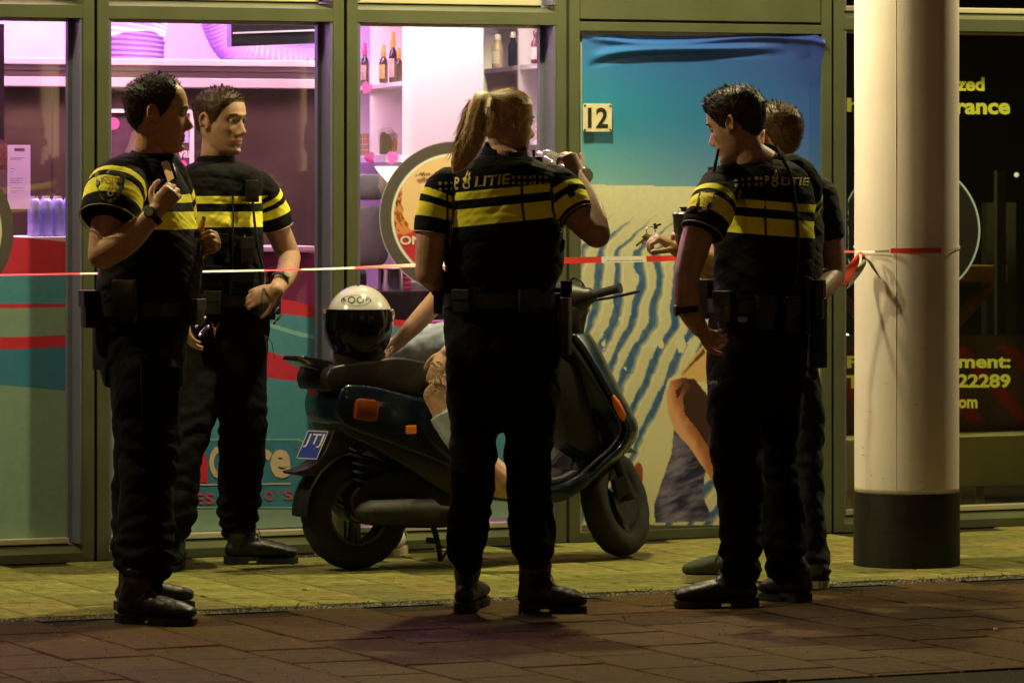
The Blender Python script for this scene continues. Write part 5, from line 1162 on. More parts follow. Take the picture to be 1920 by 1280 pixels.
# --- officer standing behind him
B = dict(label='police officer with hand on hip and wristwatch, lit face, near the film logo', group=OFF, base=G(400, 1058), depth=17.3, fwd=(.36, -.93), mode='lat', seed=2,
    head=(414, 229, 17.28, (.84, -.54, -.03), 0, 1.07), neck=(404, 312, 17.32), core=[(412, 400, 17.3), (420, 560, 17.3), (420, 690, 17.3)],
    armL=dict(pts=[(486, 345, 17.36), (516, 420, 17.42), (543, 482, 17.46), (537, 512, 17.32), (518, 543, 17.14)], r=[.056, .050, .044, .041, .029], hand=(((-.93, .05, -.30), (-.05, .95, -.25)), 1, dict(curl=(.35, .5, .4), thumb=(.3, .4), spread=.025))),
    armR=dict(pts=[(334, 345, 17.25), (328, 420, 17.22), (326, 485, 17.18), (334, 540, 17.12), (342, 590, 17.08)], r=[.056, .05, .043, .042, .028], hand=(((.25, -.1, -.95), (.8, .3, .1)), -1, dict(curl=(.3, .4, .3), thumb=(.4, .4)))),
    body_legs=[[(455, 690, 17.3), (454, 850, 17.35), (447, 950, 17.46)], [(385, 700, 17.22), (350, 840, 17.12), (333, 950, 17.07)]], brow=BRN,
    vest=[(303, 372, 448, .07), (310, 354, 466, .10), (320, 342, 482, .125), (338, 332, 490, .135), (380, 330, 490, .14), (430, 336, 489, .145), (480, 340, 490, .145), (530, 344, 496, .145), (562, 346, 497, .14)], zb=1.432, b0=(.03, .03),
    slL=[(470, 336, 17.32, 20), (490, 354, 17.36, 30), (505, 388, 17.40, 34), (517, 426, 17.42, 33)], slR=[(350, 336, 17.3, 20), (337, 354, 17.25, 30), (330, 385, 17.22, 34), (328, 420, 17.2, 32)], cr=.070, collar_top=(406, 262, 17.3),
    pelvis=[(558, 344, 502, .13), (620, 342, 502, .135), (690, 344, 500, .13), (742, 346, 497, .11)],
    legs=[[(450, 655, 17.3, 40), (455, 720, 17.3, 44), (455, 790, 17.3, 46), (453, 850, 17.35, 43), (450, 915, 17.42, 41), (447, 955, 17.46, 40), (446, 985, 17.48, 33)], [(398, 655, 17.27, 40), (378, 720, 17.21, 45), (356, 800, 17.15, 42), (342, 870, 17.1, 38), (334, 930, 17.08, 38), (331, 962, 17.06, 37), (329, 985, 17.05, 31)]], belt=(344, 502, 560), belt_o=.135)
root, hd, fw, lat = person('person', B); vest, wv, sl = uniform(root, B, fw, lat); tr, wt = trousers(root, B)
hair_cap(hd, HL_SHORT, .008, BRN2, root, 2, slen=.012, flow=(.3, 0, .35), tuft=.002, strands=4000)
boot(root, G(424, 1057), G(558, 1055), Wp(449, 985, 17.5), rs=.054, W=.05); boot(root, G(332, 1045), G(318, 1073), Wp(329, 985, 17.08), rs=.05)
belt_kit(root, B, fw, lat, [('pouch', 60, -.01, (.07, .045, .10), LEATHER, True), ('handcuffs', 20, -.03, (.06, .03, .06), METAL, False), ('pouch', -10, .0, (.06, .05, .13), PLAS, True), ('pouch', 120, -.01, (.06, .04, .09), LEATHER, True), ('baton', 35, .02, (.03, .03, .1), PLAS, False)])
bV = world_bvh(vest); H = lambda x, y, o=.006: hit([bV], x, y, o) or Wp(x, y, 17.1)
MB().tube([H(436 + .6 * math.sin(i), 365 + i * 24, .003) for i in range(8)], [.0035] * 8, 6).build('zip', PLAS, vest, world=True)
radio_mic(root, H(466, 358, .022), (.3, -.95, 0), .085, [H(468, 375, .02), H(472, 420, .016), H(478, 470, .016), H(488, 520, .02), Wp(492, 560, 17.05), Wp(488, 590, 17.06)])
for x, y, sz in ((408, 460, (.075, .03, .085)), (460, 470, (.05, .025, .10)), (395, 520, (.08, .03, .09)), (450, 530, (.09, .03, .09))): pouch(root, H(x, y, .012), (.36, -.93, 0), sz, LEATHER if sz[0] < .06 else TROU, 'pouch', True)
MB().tube([H(455, 440, .02), H(455, 462, .02)], [.003, .003], 6).build('pen', mat('red_pen', (.5, .05, .04), .4), root, world=True)
prints('name_tag', [bV], [('p', [(452, 372), (468, 374), (468, 379), (452, 377)])], PRINTG, vest, .004)
bT = world_bvh(tr); T_ = lambda x, y, o: hit([bT], x, y, o) or Wp(x, y, 17.1)
kh = thing('key_hook', 'small brass key hook hanging at the belt of the officer with hand on hip', 'key hook', T_(404, 612, .012)); MB().tube([T_(398, 606, .01), T_(402, 616, .012), T_(404, 632, .012), T_(406, 616, .012), T_(411, 606, .01)], [.003, .0035, .005, .0035, .003], 6).build('hook', mat('brass', (.5, .35, .15), .35, metal=1), kh, world=True)
v, f = curved_tube([Wp(496, 628, 17.12), Wp(508, 640, 17.1), Wp(512, 655, 17.1), Wp(515, 672, 17.1)], .0018, 5, 6); v2, f2 = curved_tube([Wp(497, 628, 17.12), Wp(500, 650, 17.1), Wp(499, 690, 17.1)], .0015, 5, 6); MB().add(v, f).add(v2, f2).build('pull_cord', LACE, root, world=True)
watch(root, Wp(523, 528, 17.2), Wp(518, 543, 17.14) - Wp(537, 512, 17.32), .034, (.45, -.9, .35))

# --- woman with ponytail, back to us, drinking
C_ = dict(label='police officer seen from behind with blond ponytail drinking from a clear bottle', group=OFF, base=G(960, 1142), depth=15.5, fwd=(.10, .995), mode='lat', seed=3,
    head=(951, 234, 15.55, (.86, .50, -.02), 0, .98), neck=(945, 296, 15.5), nk=.9, core=[(945, 400, 15.5), (942, 560, 15.5), (942, 690, 15.5)],
    armL=dict(pts=[(832, 340, 15.5), (812, 430, 15.46), (803, 512, 15.45), (832, 535, 15.62), (862, 540, 15.85)], r=[.055, .054, .046, .044, .030], hand=(((.5, .8, .1), (.2, -.2, -.9)), 1, dict(curl=(.5, .6, .4)))),
    armR=dict(pts=[(1048, 340, 15.5), (1080, 395, 15.44), (1119, 440, 15.36), (1106, 390, 15.44), (1081, 334, 15.52)], r=[.058, .058, .047, .045, .029], hand=(((-.30, .12, .95), (-.55, .75, -.30)), -1, dict(curl=(.95, .95, .6), thumb=(.15, .25), spread=.02, k=.96))),
    body_legs=[[(890, 690, 15.5), (884, 900, 15.5), (875, 1000, 15.5)], [(995, 690, 15.5), (993, 900, 15.5), (997, 1000, 15.49)]], brow=LBR,
    vest=[(290, 900, 988, .065), (299, 880, 1006, .09), (311, 860, 1028, .115), (328, 846, 1046, .13), (350, 840, 1054, .14), (385, 835, 1058, .145), (440, 833, 1056, .15), (500, 834, 1054, .145), (540, 838, 1042, .135), (572, 838, 1042, .135)], zb=1.472, bslope=.10,
    slL=[(858, 330, 15.5, 22), (834, 350, 15.48, 33), (817, 395, 15.47, 37), (809, 438, 15.46, 34)], slR=[(1026, 328, 15.5, 24), (1048, 346, 15.48, 34), (1066, 374, 15.45, 37), (1084, 403, 15.42, 35)], b0=(.028, .032), cr=.070, collar_top=(950, 262, 15.5), wr=.004,
    pelvis=[(560, 838, 1044, .135), (620, 832, 1052, .15), (700, 836, 1050, .15), (770, 840, 1046, .13), (808, 850, 1036, .09)],
    legs=[[(892, 770, 15.5, 50), (888, 850, 15.5, 43), (884, 920, 15.5, 42), (877, 985, 15.5, 38), (874, 1020, 15.5, 38), (876, 1045, 15.5, 32)], [(995, 770, 15.5, 50), (992, 850, 15.5, 45), (993, 920, 15.5, 43), (996, 985, 15.5, 42), (997, 1015, 15.48, 41), (1000, 1042, 15.46, 34)]], belt=(836, 1046, 562), belt_o=.137)
root, hd, fw, lat = person('person', C_); vest, wv, sl = uniform(root, C_, fw, lat); tr, wt = trousers(root, C_)
hr = hair_cap(hd, HL_WOM, .007, BLOND, root, 3, tuft=.0012, strands=3200, slen=.05, toward=(-.09, 0, .085))
rs_ = np.random.default_rng(4); tie = hd.p(-.085, .0, .090)
def ptail():
    ctrl = [tuple(hd.p(-.070, 0, .083)), tuple(tie), tuple(Wp(903, 184, 15.44)), tuple(Wp(894, 216, 15.39)), tuple(Wp(884, 256, 15.36)), tuple(Wp(868, 292, 15.35)), tuple(Wp(849, 322, 15.35))]; q = np.array(spline(ctrl, 10)); n = len(q)
    rad = np.interp(np.linspace(0, 1, n), [0, .15, .28, .5, .75, .92, 1], [.014, .013, .026, .041, .043, .028, .004]); v, f = rtube(q, list(zip(rad, rad * .75)), 40, ref=(1, .2, 0)); v = [Vector(p) for p in v]
    out = []
    for p in v:
        nz = .0022 * math.sin(p.x * 240 + 8 * math.sin(p.z * 9)) + .0015 * math.sin(p.y * 400 + p.z * 30); out.append(p + Vector((nz, nz * .6, 0)))
    mb = MB().add(out, f)
    for _ in range(700):
        a = rs_.random() * 6.283; k = .85 + .25 * rs_.random(); i0 = rs_.integers(4, n // 2); i1 = min(n - 1, i0 + rs_.integers(n // 4, n // 2)); pts = []
        ex = rs_.normal(0, .006); 
        for i in range(i0, i1, 4): t = (i - i0) / (i1 - i0); pts.append(Vector(q[i]) + Vector((math.cos(a) * rad[i] * k + ex * t * t * 2.5 - .006 * t, math.sin(a) * rad[i] * .75 * k, -.012 * t * t)))
        if len(pts) > 2: mb.tube(pts, [.0011] * (len(pts) - 1) + [.0003], 3)
    mb.build('ponytail', BLOND, hr, world=True, smooth=2)
ptail(); MB().lathe([(.012, -.008), (.019, -.004), (.019, .004), (.012, .008)], 14, tie, (Wp(893, 187, 15.43) - tie)).build('hair_tie', RUB, hr, world=True, smooth=True)
boot(root, G(868, 1148), G(902, 1126), Wp(877, 1050, 15.5), rs=.052, W=.047); boot(root, G(976, 1147), G(1100, 1147), Wp(1002, 1048, 15.45), rs=.054, W=.047)
belt_kit(root, C_, fw, lat, [('holster', 186, -.09, (.06, .035, .20), LEATHER, False), ('pouch', 172, .02, (.06, .03, .09), TROU, True), ('pouch', 240, .0, (.07, .022, .08), LEATHER, True), ('pouch', 305, .0, (.07, .022, .08), LEATHER, True), ('radio_pouch', 2, .01, (.05, .03, .12), PLAS, True), ('pouch', 150, .0, (.06, .03, .08), TROU, True)])
bV = world_bvh(vest); bb = [bV, world_bvh(sl[0][0]), world_bvh(sl[1][0])]
prints('lettering', bb, [('t', 'P', 852, 862, 333, 352, 0, .02, .12), ('t', 'LITIE', 890, 957, 332, 351, -.09, .02, .12)] + emblem(875, 338, 17), PRINT, vest, .003)
prints('print_squares', bb, squares(823, 342, -.05, 4, 10.5, 5) + squares(960, 330, .0, 4, 10.5, 5.5) + squares(999, 329, .05, 3, 10.5, 5.5), PRINTG, vest, .003)['kind'] = 'stuff'
bR = world_bvh(sl[1][0]); H2 = lambda bl, x, y, o: hit(bl, x, y, o) or Wp(x, y, 15.35)
for pts in ([(838, 330), (838, 370), (839, 420), (842, 470)], [(980, 318), (978, 350), (979, 385), (984, 420)]):
    MB().tube([H2([bV], x, y, .0035) for x, y in pts], [.0034] * 4, 6).build('seam', TROU, vest, world=True)
prints('badge', [bR], [('p', [(1066, 345), (1077, 350), (1078, 368), (1069, 372), (1062, 362)])], mat('badge_black'), sl[1][0], .004)
r_ = radio_mic(root, Wp(1003, 312, 15.62), (.3, -.9, 0), .07, None, [Wp(1003, 305, 15.62), Wp(1001, 292, 15.62), Wp(1000, 281, 15.62)])
pl = MB(); pl.prism([Wp(x, y, 15.44) for x, y in ((1048, 440), (1060, 452), (1058, 470), (1052, 464), (1046, 470))], (0, .05, 0)); pl.build('pouch', TROU, root, world=True, bevel=.004)
# bottle of water she drinks from
ba, bb_ = Wp(1010, 288, 15.86), Wp(1100, 331, 15.55); ax = bb_ - ba; L_ = ax.length
bt = thing('water_bottle', 'clear plastic water bottle tipped at the mouth of the drinking officer', 'bottle', ba)
mb = MB().lathe([(.0105, 0), (.0115, .004), (.0115, .020), (.016, .032), (.027, .055), (.030, .068), (.030, L_ * .55), (.028, L_ * .6), (.030, L_ * .65), (.030, L_ - .012), (.026, L_), (.001, L_ - .004)], 24, ba, ax)
mb.build('shell', glass_mat('clear_plastic', (.92, .93, .95), 1.4, .16), bt, world=True, smooth=True)
wr_ = Wp(1076, 330, 15.56); ring = [wr_ + Vector((.032 * math.cos(t), .028 * math.sin(t), .010 * math.cos(t))) for t in np.linspace(0, 6.283, 20)]; MB().tube(ring, [.0022] * 20, 6).build('bracelet', RUB, root, world=True)

# --- officer at right seen from behind
D_ = dict(label='police officer at right with back turned, looking down, holding a bunch of keys', group=OFF, base=G(1420, 1132), depth=15.8, fwd=(-.72, .69), mode='lat', seed=4,
    head=(1380, 236, 15.74, (-.87, .42, -.26), 0, 1.04), neck=(1428, 305, 15.8), core=[(1430, 400, 15.8), (1428, 560, 15.8), (1420, 690, 15.8)],
    armL=dict(pts=[(1346, 340, 15.6), (1312, 430, 15.52), (1288, 515, 15.45), (1290, 572, 15.43), (1312, 616, 15.50)], r=[.060, .056, .046, .044, .030], hand=(((.42, .80, -.45), (.6, -.3, .1)), 1, dict(curl=(.8, .9, .5)))),
    armR=dict(pts=[(1500, 345, 16.0), (1470, 440, 16.2), (1400, 500, 16.25), (1330, 492, 16.2), (1268, 466, 16.12)], r=[.058, .055, .047, .043, .029], hand=(((-.85, -.25, .50), (-.2, .2, -.9)), 1, dict(curl=(1.0, 1.1, .7), thumb=(.35, .4)))),
    body_legs=[[(1385, 690, 15.7), (1385, 880, 15.63), (1389, 1030, 15.6)], [(1460, 690, 15.95), (1460, 880, 15.95), (1472, 1030, 15.95)]], brow=BRN,
    vest=[(298, 1388, 1472, .07), (306, 1372, 1488, .10), (318, 1356, 1502, .13), (335, 1346, 1512, .145), (370, 1341, 1520, .155), (420, 1342, 1524, .155), (480, 1344, 1522, .155), (530, 1342, 1515, .15), (572, 1340, 1512, .145)], zb=1.432, bslope=-.08, baxis=(1, 0, 0),
    slL=[(1372, 330, 15.68, 26), (1350, 352, 15.61, 38), (1334, 392, 15.54, 43), (1317, 434, 15.5, 42)], slR=[(1486, 318, 15.94, 30), (1500, 345, 16.0, 40), (1496, 390, 16.1, 42), (1480, 425, 16.2, 40)], b0=(.056, .045), cr=.075, collar_top=(1415, 262, 15.78),
    pelvis=[(562, 1338, 1512, .14), (630, 1330, 1512, .15), (700, 1325, 1508, .15), (770, 1330, 1500, .12)],
    legs=[[(1376, 750, 15.7, 52), (1382, 850, 15.65, 48), (1386, 920, 15.62, 45), (1388, 985, 15.6, 41), (1389, 1035, 15.6, 39), (1390, 1068, 15.6, 36)], [(1456, 750, 15.95, 50), (1455, 850, 15.95, 42), (1464, 920, 15.95, 42), (1470, 1000, 15.95, 40), (1473, 1060, 15.95, 39)]], belt=(1336, 1514, 572), belt_o=.148)
root, hd, fw, lat = person('person', D_); vest, wv, sl = uniform(root, D_, fw, lat); tr, wt = trousers(root, D_)
hair_cap(hd, HL_SHORT, .014, BRN, root, 5, tuft=.004, slen=.016, flow=(.45, 0, .3), strands=4500)
boot(root, G(1418, 1136), G(1264, 1137), Wp(1393, 1065, 15.6), rs=.054, W=.05); boot(root, G(1514, 1128), G(1428, 1121), Wp(1474, 1060, 15.95), rs=.054, W=.05)
belt_kit(root, D_, fw, lat, [('pouch', 60, .02, (.09, .07, .14), LEATHER, True), ('pouch', -8, .0, (.07, .045, .11), LEATHER, True), ('pouch', -50, -.02, (.06, .04, .12), LEATHER, True), ('pouch', -78, -.03, (.06, .04, .13), PLAS, True), ('baton', -105, .0, (.03, .03, .1), PLAS, False), ('holster', -150, -.1, (.08, .06, .25), LEATHER, False), ('radio_pouch', -125, .02, (.06, .05, .14), PLAS, True)])
bV = world_bvh(vest); bL = world_bvh(sl[0][0]); bb = [bV, bL]; H3 = lambda x, y, o=.004: hit(bb, x, y, o) or Wp(x, y, 15.6)
prints('lettering', bb, [('t', 'P', 1433, 1442, 330, 346, 0, .02, .1), ('t', 'LITIE', 1463, 1516, 332, 347, .03, .02, .1)] + emblem(1452, 336, 15), PRINT, vest, .003)
prints('print_squares', bb, squares(1376, 334, -.05, 4, 13, 6) + squares(1424, 332, 0, 1, 11, 5.5), PRINTG, vest, .003)['kind'] = 'stuff'
v, f = curved_tube([H3(1466, 295, .012), H3(1478, 330, .010), H3(1488, 390, .009), H3(1492, 450, .009), H3(1488, 520, .010), H3(1484, 560, .012)], .0065, 8, 8); MB().add(v, f).build('cord', RUB, root, world=True, smooth=True)
MB().tube([H3(1433, 322, .0035), H3(1434, 360, .0035), H3(1434, 410, .0035), H3(1436, 440, .0035)], [.0034] * 4, 6).build('seam', TROU, vest, world=True)
sh = [(1312, 362), (1328, 356), (1341, 362), (1338, 382), (1326, 398), (1310, 400), (1306, 385)]; prints('badge', [bL], [('p', sh)], mat('badge_black'), sl[0][0], .004); prints('badge_print', [bL], [('t', 'POLITIE', 1315, 1338, 362, 369, .1, .02, 0)] + emblem(1321, 384, 11), PRINT, sl[0][0], .0055)
radio_mic(root, Wp(1342, 330, 15.62), (-.6, -.8, 0), .07, None, [Wp(1338, 322, 15.52), Wp(1343, 300, 15.52), Wp(1347, 279, 15.52)])
bT = world_bvh(tr); prints('leg_print', [bT], [('t', 'POLITIE', 1322, 1346, 714, 720, 0, .01, .1)], PRINTD, tr, .003); prints('buckle_tag', [bT, bV], [('p', [(1384, 594), (1401, 594), (1401, 604), (1384, 604)])], PRINTG, tr, .006)
watch(root, Wp(1289, 580, 15.42), (.1, 0, -1), .036, (-.95, -.25, 0))
MB().tube([Wp(1347, 604, 15.5), Wp(1348, 612, 15.5), Wp(1348, 622, 15.5)], [.004, .0025, .003], 6).build('key_clip', METAL, root, world=True)
ks = thing('key_bunch', 'bunch of keys dangling from the fist in front of the beach poster', 'keys', Wp(1220, 432, 16.05)); rc = Wp(1220, 433, 16.04)
MB().tube([rc + Vector((.016 * math.cos(t), .005 * math.sin(t), .016 * math.sin(t))) for t in np.linspace(0, 6.283, 20)], [.002] * 20, 6).build('ring', METAL, ks, world=True)
for (x0, y0), (x1, y1) in (((1216, 440), (1192, 462)), ((1214, 441), (1203, 458)), ((1226, 425), (1240, 420))):
    a_, b2 = Wp(x0, y0, 16.03), Wp(x1, y1, 16.02); d_ = (b2 - a_); n_ = d_.normalized().cross(Vector((0, 1, 0))); mb = MB(); mb.cbox(a_ + d_ * .2, d_ * .2, Vector((0, .0014, 0)), n_ * .011); mb.cbox(a_ + d_ * .68, d_ * .29, Vector((0, .0012, 0)), n_ * .004); mb.build('key', METAL, ks, world=True)

# --- man in black T-shirt behind him
E = dict(label='man in plain black T-shirt and sneakers standing behind the right police officer', base=G(1470, 1098), depth=16.5, fwd=(-.78, .62), mode='lat', seed=6,
    head=(1452, 262, 16.5, (-.74, .66, -.06), 0, 1.06), neck=(1464, 335, 16.52), core=[(1468, 420, 16.5), (1465, 560, 16.5), (1462, 690, 16.5)],
    armR=dict(pts=[(1532, 375, 16.58), (1552, 450, 16.60), (1560, 518, 16.58), (1532, 548, 16.45), (1500, 578, 16.3)], r=[.060, .056, .049, .047, .030], hand=(((-.85, -.35, -.35), (-.2, .6, -.5)), 1, dict(curl=(.5, .6, .4)))),
    armL=dict(pts=[(1402, 375, 16.42), (1360, 450, 16.35), (1330, 505, 16.3), (1310, 490, 16.24), (1294, 474, 16.2)], r=[.058, .052, .046, .042, .029], hand=(((-.55, -.1, .8), (.3, -.8, .2)), 1, dict(curl=(.8, .9, .6), thumb=(.3, .4)))),
    body_legs=[[(1500, 690, 16.5), (1510, 880, 16.5), (1521, 1040, 16.46)], [(1440, 690, 16.6), (1418, 880, 16.65), (1397, 1035, 16.69)]], brow=LBR, voxel=.005, top_name='t_shirt', top_m=mat('black_tshirt', (.010, .010, .011), .9, bump=.3, bscale=300), collar=False, hem=False, wr=.005, tone=(.44, .25, .18),
    vest=[(328, 1424, 1496, .07), (338, 1410, 1514, .10), (352, 1400, 1530, .125), (375, 1394, 1540, .135), (440, 1394, 1540, .14), (520, 1398, 1537, .14), (600, 1400, 1536, .135)], slR=[(1508, 345, 16.55, 26), (1530, 368, 16.58, 38), (1541, 410, 16.6, 40), (1548, 448, 16.6, 38)], slL=[(1420, 345, 16.45, 26), (1402, 370, 16.42, 36), (1384, 410, 16.38, 38), (1368, 440, 16.36, 35)],
    pelvis=[(585, 1402, 1534, .13), (640, 1400, 1534, .135), (710, 1404, 1532, .12)],
    legs=[[(1497, 690, 16.5, 40), (1506, 760, 16.5, 38), (1509, 850, 16.5, 35), (1514, 950, 16.48, 33), (1519, 1020, 16.46, 33), (1522, 1052, 16.45, 32), (1525, 1082, 16.44, 28)], [(1440, 690, 16.6, 40), (1430, 800, 16.62, 37), (1418, 880, 16.65, 34), (1405, 970, 16.68, 32), (1396, 1040, 16.7, 31), (1394, 1058, 16.7, 26)]])
root, hd, fw, lat = person('person', E); uniform(root, E, fw, lat); trousers(root, E, mat('dark_jeans', (.014, .017, .026), .9, bump=.5, bscale=200, bdist=.002))
hair_cap(hd, HL_SHORT, .010, LBR, root, 7, tuft=.003, slen=.014, flow=(.4, 0, .3), strands=3500)
SNK = mat('green_canvas', (.045, .06, .035), .8, bump=.4, bscale=300); SOL = mat('cream_sole', (.55, .50, .30), .6)
boot(root, G(1402, 1092), G(1280, 1091), None, up_m=SNK, sole_m=SOL, W=.046, low=True, nm='sneaker'); boot(root, G(1550, 1103), G(1440, 1101), None, up_m=SNK, sole_m=SOL, W=.046, low=True, nm='sneaker')
bt = thing('drinking_bottle', 'dark plastic sports bottle held upright beside the hand with keys', 'bottle', Wp(1283, 480, 16.12)); zz = (480 - 388) / F * 16.12
MB().lathe([(.031, 0), (.033, .006), (.034, zz * .45), (.038, zz * .5), (.041, zz * .78), (.041, zz * .80)], 24).build('body', mat('violet_black_plastic', (.022, .020, .026), .35), bt, smooth=True)
MB().lathe([(.043, zz * .80), (.043, zz * .86), (.034, zz * .90), (.016, zz * .92), (.012, zz * .93), (.012, zz * .97), (.017, zz * .975), (.017, zz), (.001, zz)], 24).build('cap', PLAS, bt, smooth=True)

# --- person sitting on the scooter, mostly hidden
Fp = dict(label='seated person in ripped pale jeans on the scooter, hidden behind the ponytail officer', base=Wp(905, 700, 17.55), depth=17.6, fwd=(-.75, -.66), mode='lat', seed=8,
    head=(962, 352, 17.6, (-.5, -.8, -.25), 0, .92), neck=(942, 425, 17.62), nk=.85, core=[(925, 500, 17.62), (915, 590, 17.6), (905, 640, 17.58)],
    armR=dict(pts=[(874, 470, 17.62), (850, 512, 17.62), (822, 560, 17.6), (780, 606, 17.62), (736, 652, 17.68)], r=[.046, .046, .042, .038, .024], hand=(((-.55, .1, -.75), (-.1, .2, -.95)), -1, dict(curl=(.3, .4, .3), k=.92))),
    armL=dict(pts=[(975, 470, 17.5), (940, 560, 17.3), (905, 615, 17.22), (868, 640, 17.15), (838, 660, 17.06)], r=[.046, .042, .038, .035, .024], hand=(((-.45, -.25, -.80), (.25, .75, -.45)), -1, dict(curl=(.25, .35, .25), spread=.05, k=.92, thumb=(.3, .3)))),
    body_legs=[[(895, 668, 17.45), (824, 742, 17.08), (880, 850, 17.06), (942, 905, 17.08), (1000, 922, 17.1)], [(905, 650, 17.75), (800, 655, 17.85), (712, 690, 17.93), (735, 860, 17.9), (745, 1010, 17.95)]], leg_r=.064, brow=BRN2, voxel=.005, top_name='top', top_m=mat('pink_top', (.42, .06, .16), .8), collar=False, hem=False, wr=.003, tone=(.50, .29, .19),
    vest=[(425, 905, 975, .06), (440, 890, 985, .08), (470, 880, 985, .09), (540, 880, 975, .09), (620, 862, 960, .095), (650, 858, 955, .09)], slL=[(960, 445, 17.55, 18), (974, 470, 17.5, 26), (962, 510, 17.42, 25)], slR=[(888, 450, 17.62, 18), (876, 468, 17.62, 25), (862, 490, 17.62, 24)])
root, hd, fw, lat = person('person', Fp); uniform(root, Fp, fw, lat)
hair_cap(hd, HL_WOM, .010, BRN2, root, 9, strands=500)
DEN = mat('pale_denim', (.36, .44, .56), .85, var=.25, vscale=22, bump=.6, bscale=320, bdist=.0015)
pcs = [rtube([Wp(915, 625, 17.6), Wp(895, 672, 17.5)], [.13, .14], 20)]
for pts in ([(898, 668, 17.46, 42), (868, 697, 17.28, 41), (850, 711, 17.17, 38)], [(905, 648, 17.75, 44), (850, 645, 17.82, 43), (790, 652, 17.87, 40), (745, 668, 17.91, 36), (735, 672, 17.92, 34)]):
    q = spline([list(Wp(*p[:3])) + [p[3] / F * p[2]] for p in pts], 5); pcs.append(rtube([p[:3] for p in q], [p[3] for p in q], 22))
me = remeshed(pcs, .007, 2); displace(me, lambda P: .004 * n3(P, 22, 5)); jn = finish('jeans', me, DEN, root)
# frayed edges and lower legs of the ripped jeans
def leg_piece(pts, nm='jeans_leg'):
    q = spline([list(Wp(*p[:3])) + [p[3] / F * p[2]] for p in pts], 5); v, f = tube([p[:3] for p in q], [p[3] for p in q], 22); me = mesh_of(v, f); displace(me, lambda P: .003 * n3(P, 26, 6)); finish(nm, me, DEN, root)
leg_piece([(836, 772, 17.06, 33), (858, 812, 17.05, 31), (885, 852, 17.06, 28)]); leg_piece([(712, 728, 17.93, 33), (728, 850, 17.91, 30), (742, 985, 17.95, 26)])
FRAY = mat('frayed_thread', (.62, .60, .50), .9); SEQ = mat('sequin', (.8, .8, .75), .1, metal=1)
bB = world_bvh([o for o in root.children if o.name.startswith('body')][0]); bJ = world_bvh(jn)
mb = MB()
for px0, py0, px1, py1, n in ((808, 716, 838, 700, 34), (800, 733, 838, 727, 16), (802, 774, 840, 785, 26), (690, 672, 740, 650, 50)):
    for i in range(n):
        t = random.random(); x, y = px0 + (px1 - px0) * t + random.gauss(0, 2), py0 + (py1 - py0) * t + random.gauss(0, 2.5); p = hit([bB, bJ], x, y, .003)
        if p is None: continue
        d = Vector((random.gauss(0, .4), random.gauss(-.3, .3), random.gauss(-.5, .6))).normalized() * random.uniform(.008, .022); mb.tube([p, p + d * .5 + Vector((0, -.002, 0)), p + d], [.0014, .0012, .0004], 4)
mb.build('frayed_edge', FRAY, jn, world=True, kind='stuff')
mb = MB()
for px0, py0, sx, sy, n in ((830, 706, 6, 4, 10), (712, 664, 12, 5, 24)):
    for i in range(n):
        p = hit([bB, bJ], random.gauss(px0, sx), random.gauss(py0, sy), .004)
        if p is not None: mb.lathe([(.0035, 0), (.0035, .001), (.001, .002)], 6, p, (random.gauss(0, .3), -1, random.gauss(.2, .3)))
mb.build('sequins', SEQ, jn, world=True, kind='stuff')
for x, y in ((812, 682), (823, 680)):
    p = Wp(x, y, 17.03); d_ = Vector((-.45, -.25, -.8)).normalized(); a_ = d_.orthogonal().normalized(); b2 = d_.cross(a_); MB().tube([p + (a_ * math.cos(t) + b2 * math.sin(t)) * .0095 for t in np.linspace(0, 6.283, 14)], [.0022] * 14, 6).build('ring', METAL, root, world=True)
boot(root, Wp(955, 925, 17.08) - Vector((0, 0, .01)), Wp(1010, 930, 17.0) - Vector((0, 0, .01)), None, up_m=mat('white_canvas', (.5, .48, .45), .8), sole_m=SOL, W=.04, low=True, nm='sneaker')
boot(root, Vector((Wp(752, 1030, 17.98).x, 17.98, 0)), Vector((Wp(735, 1030, 17.75).x, 17.76, 0)), None, up_m=mat('white_canvas'), sole_m=SOL, W=.04, low=True, nm='sneaker')

wl = thing('wallet', 'thin brown wallet lying in the lap of the seated person', 'wallet', Wp(795, 702, 17.35)); a_, b2 = Wp(754, 697, 17.5), Wp(838, 708, 17.22); mb = MB(); mb.cbox((a_ + b2) / 2, (b2 - a_) / 2, Vector((.03, .045, 0)), Vector((0, 0, .0055))); mb.build('cover', mat('brown_leather', (.20, .10, .035), .4), wl, world=True, bevel=.002)
# ------------------------------------------------------------------ scooter
O_ = G(665, 1067); O2 = G(1153, 1044); SF = (O2 - O_).normalized(); SL = Vector((-SF.y, SF.x, 0)); WB = (O2 - O_).length
MS = Matrix.Translation(O_) @ Matrix.Rotation(math.atan2(SF.y, SF.x), 4, 'Z')
def SP(px, py, y=0.0):                      # photo pixel -> scooter frame (x forward, y left, z up) on the plane y
    k = (px - 960) / F; x = (k * (O_.y + SL.y * y) - O_.x - SL.x * y) / (SF.x - k * SF.y); d = O_.y + SF.y * x + SL.y * y
    return Vector((x, y, CZ - (py - HY) * d / F))
sc = thing('scooter', 'dark blue motor scooter parked in front of the film, helmet on its seat', 'scooter', matrix=MS)
BLUE = mat('dark_blue_metallic', (.006, .016, .034), .28, metal=.4, coat=.35, var=.08, vscale=6); SBLK = mat('scooter_black', (.011, .011, .012), .42, bump=.15, bscale=200); TYRE = mat('tyre_rubber', (.009, .009, .0085), .8, bump=.5, bscale=70, bdist=.003)
ALLOY = mat('alloy_grey', (.07, .07, .065), .4, metal=.7); DKM = mat('dark_metal', (.012, .012, .011), .55, metal=.3); VINYL = mat('seat_vinyl', (.009, .009, .0085), .42, bump=.25, bscale=90)
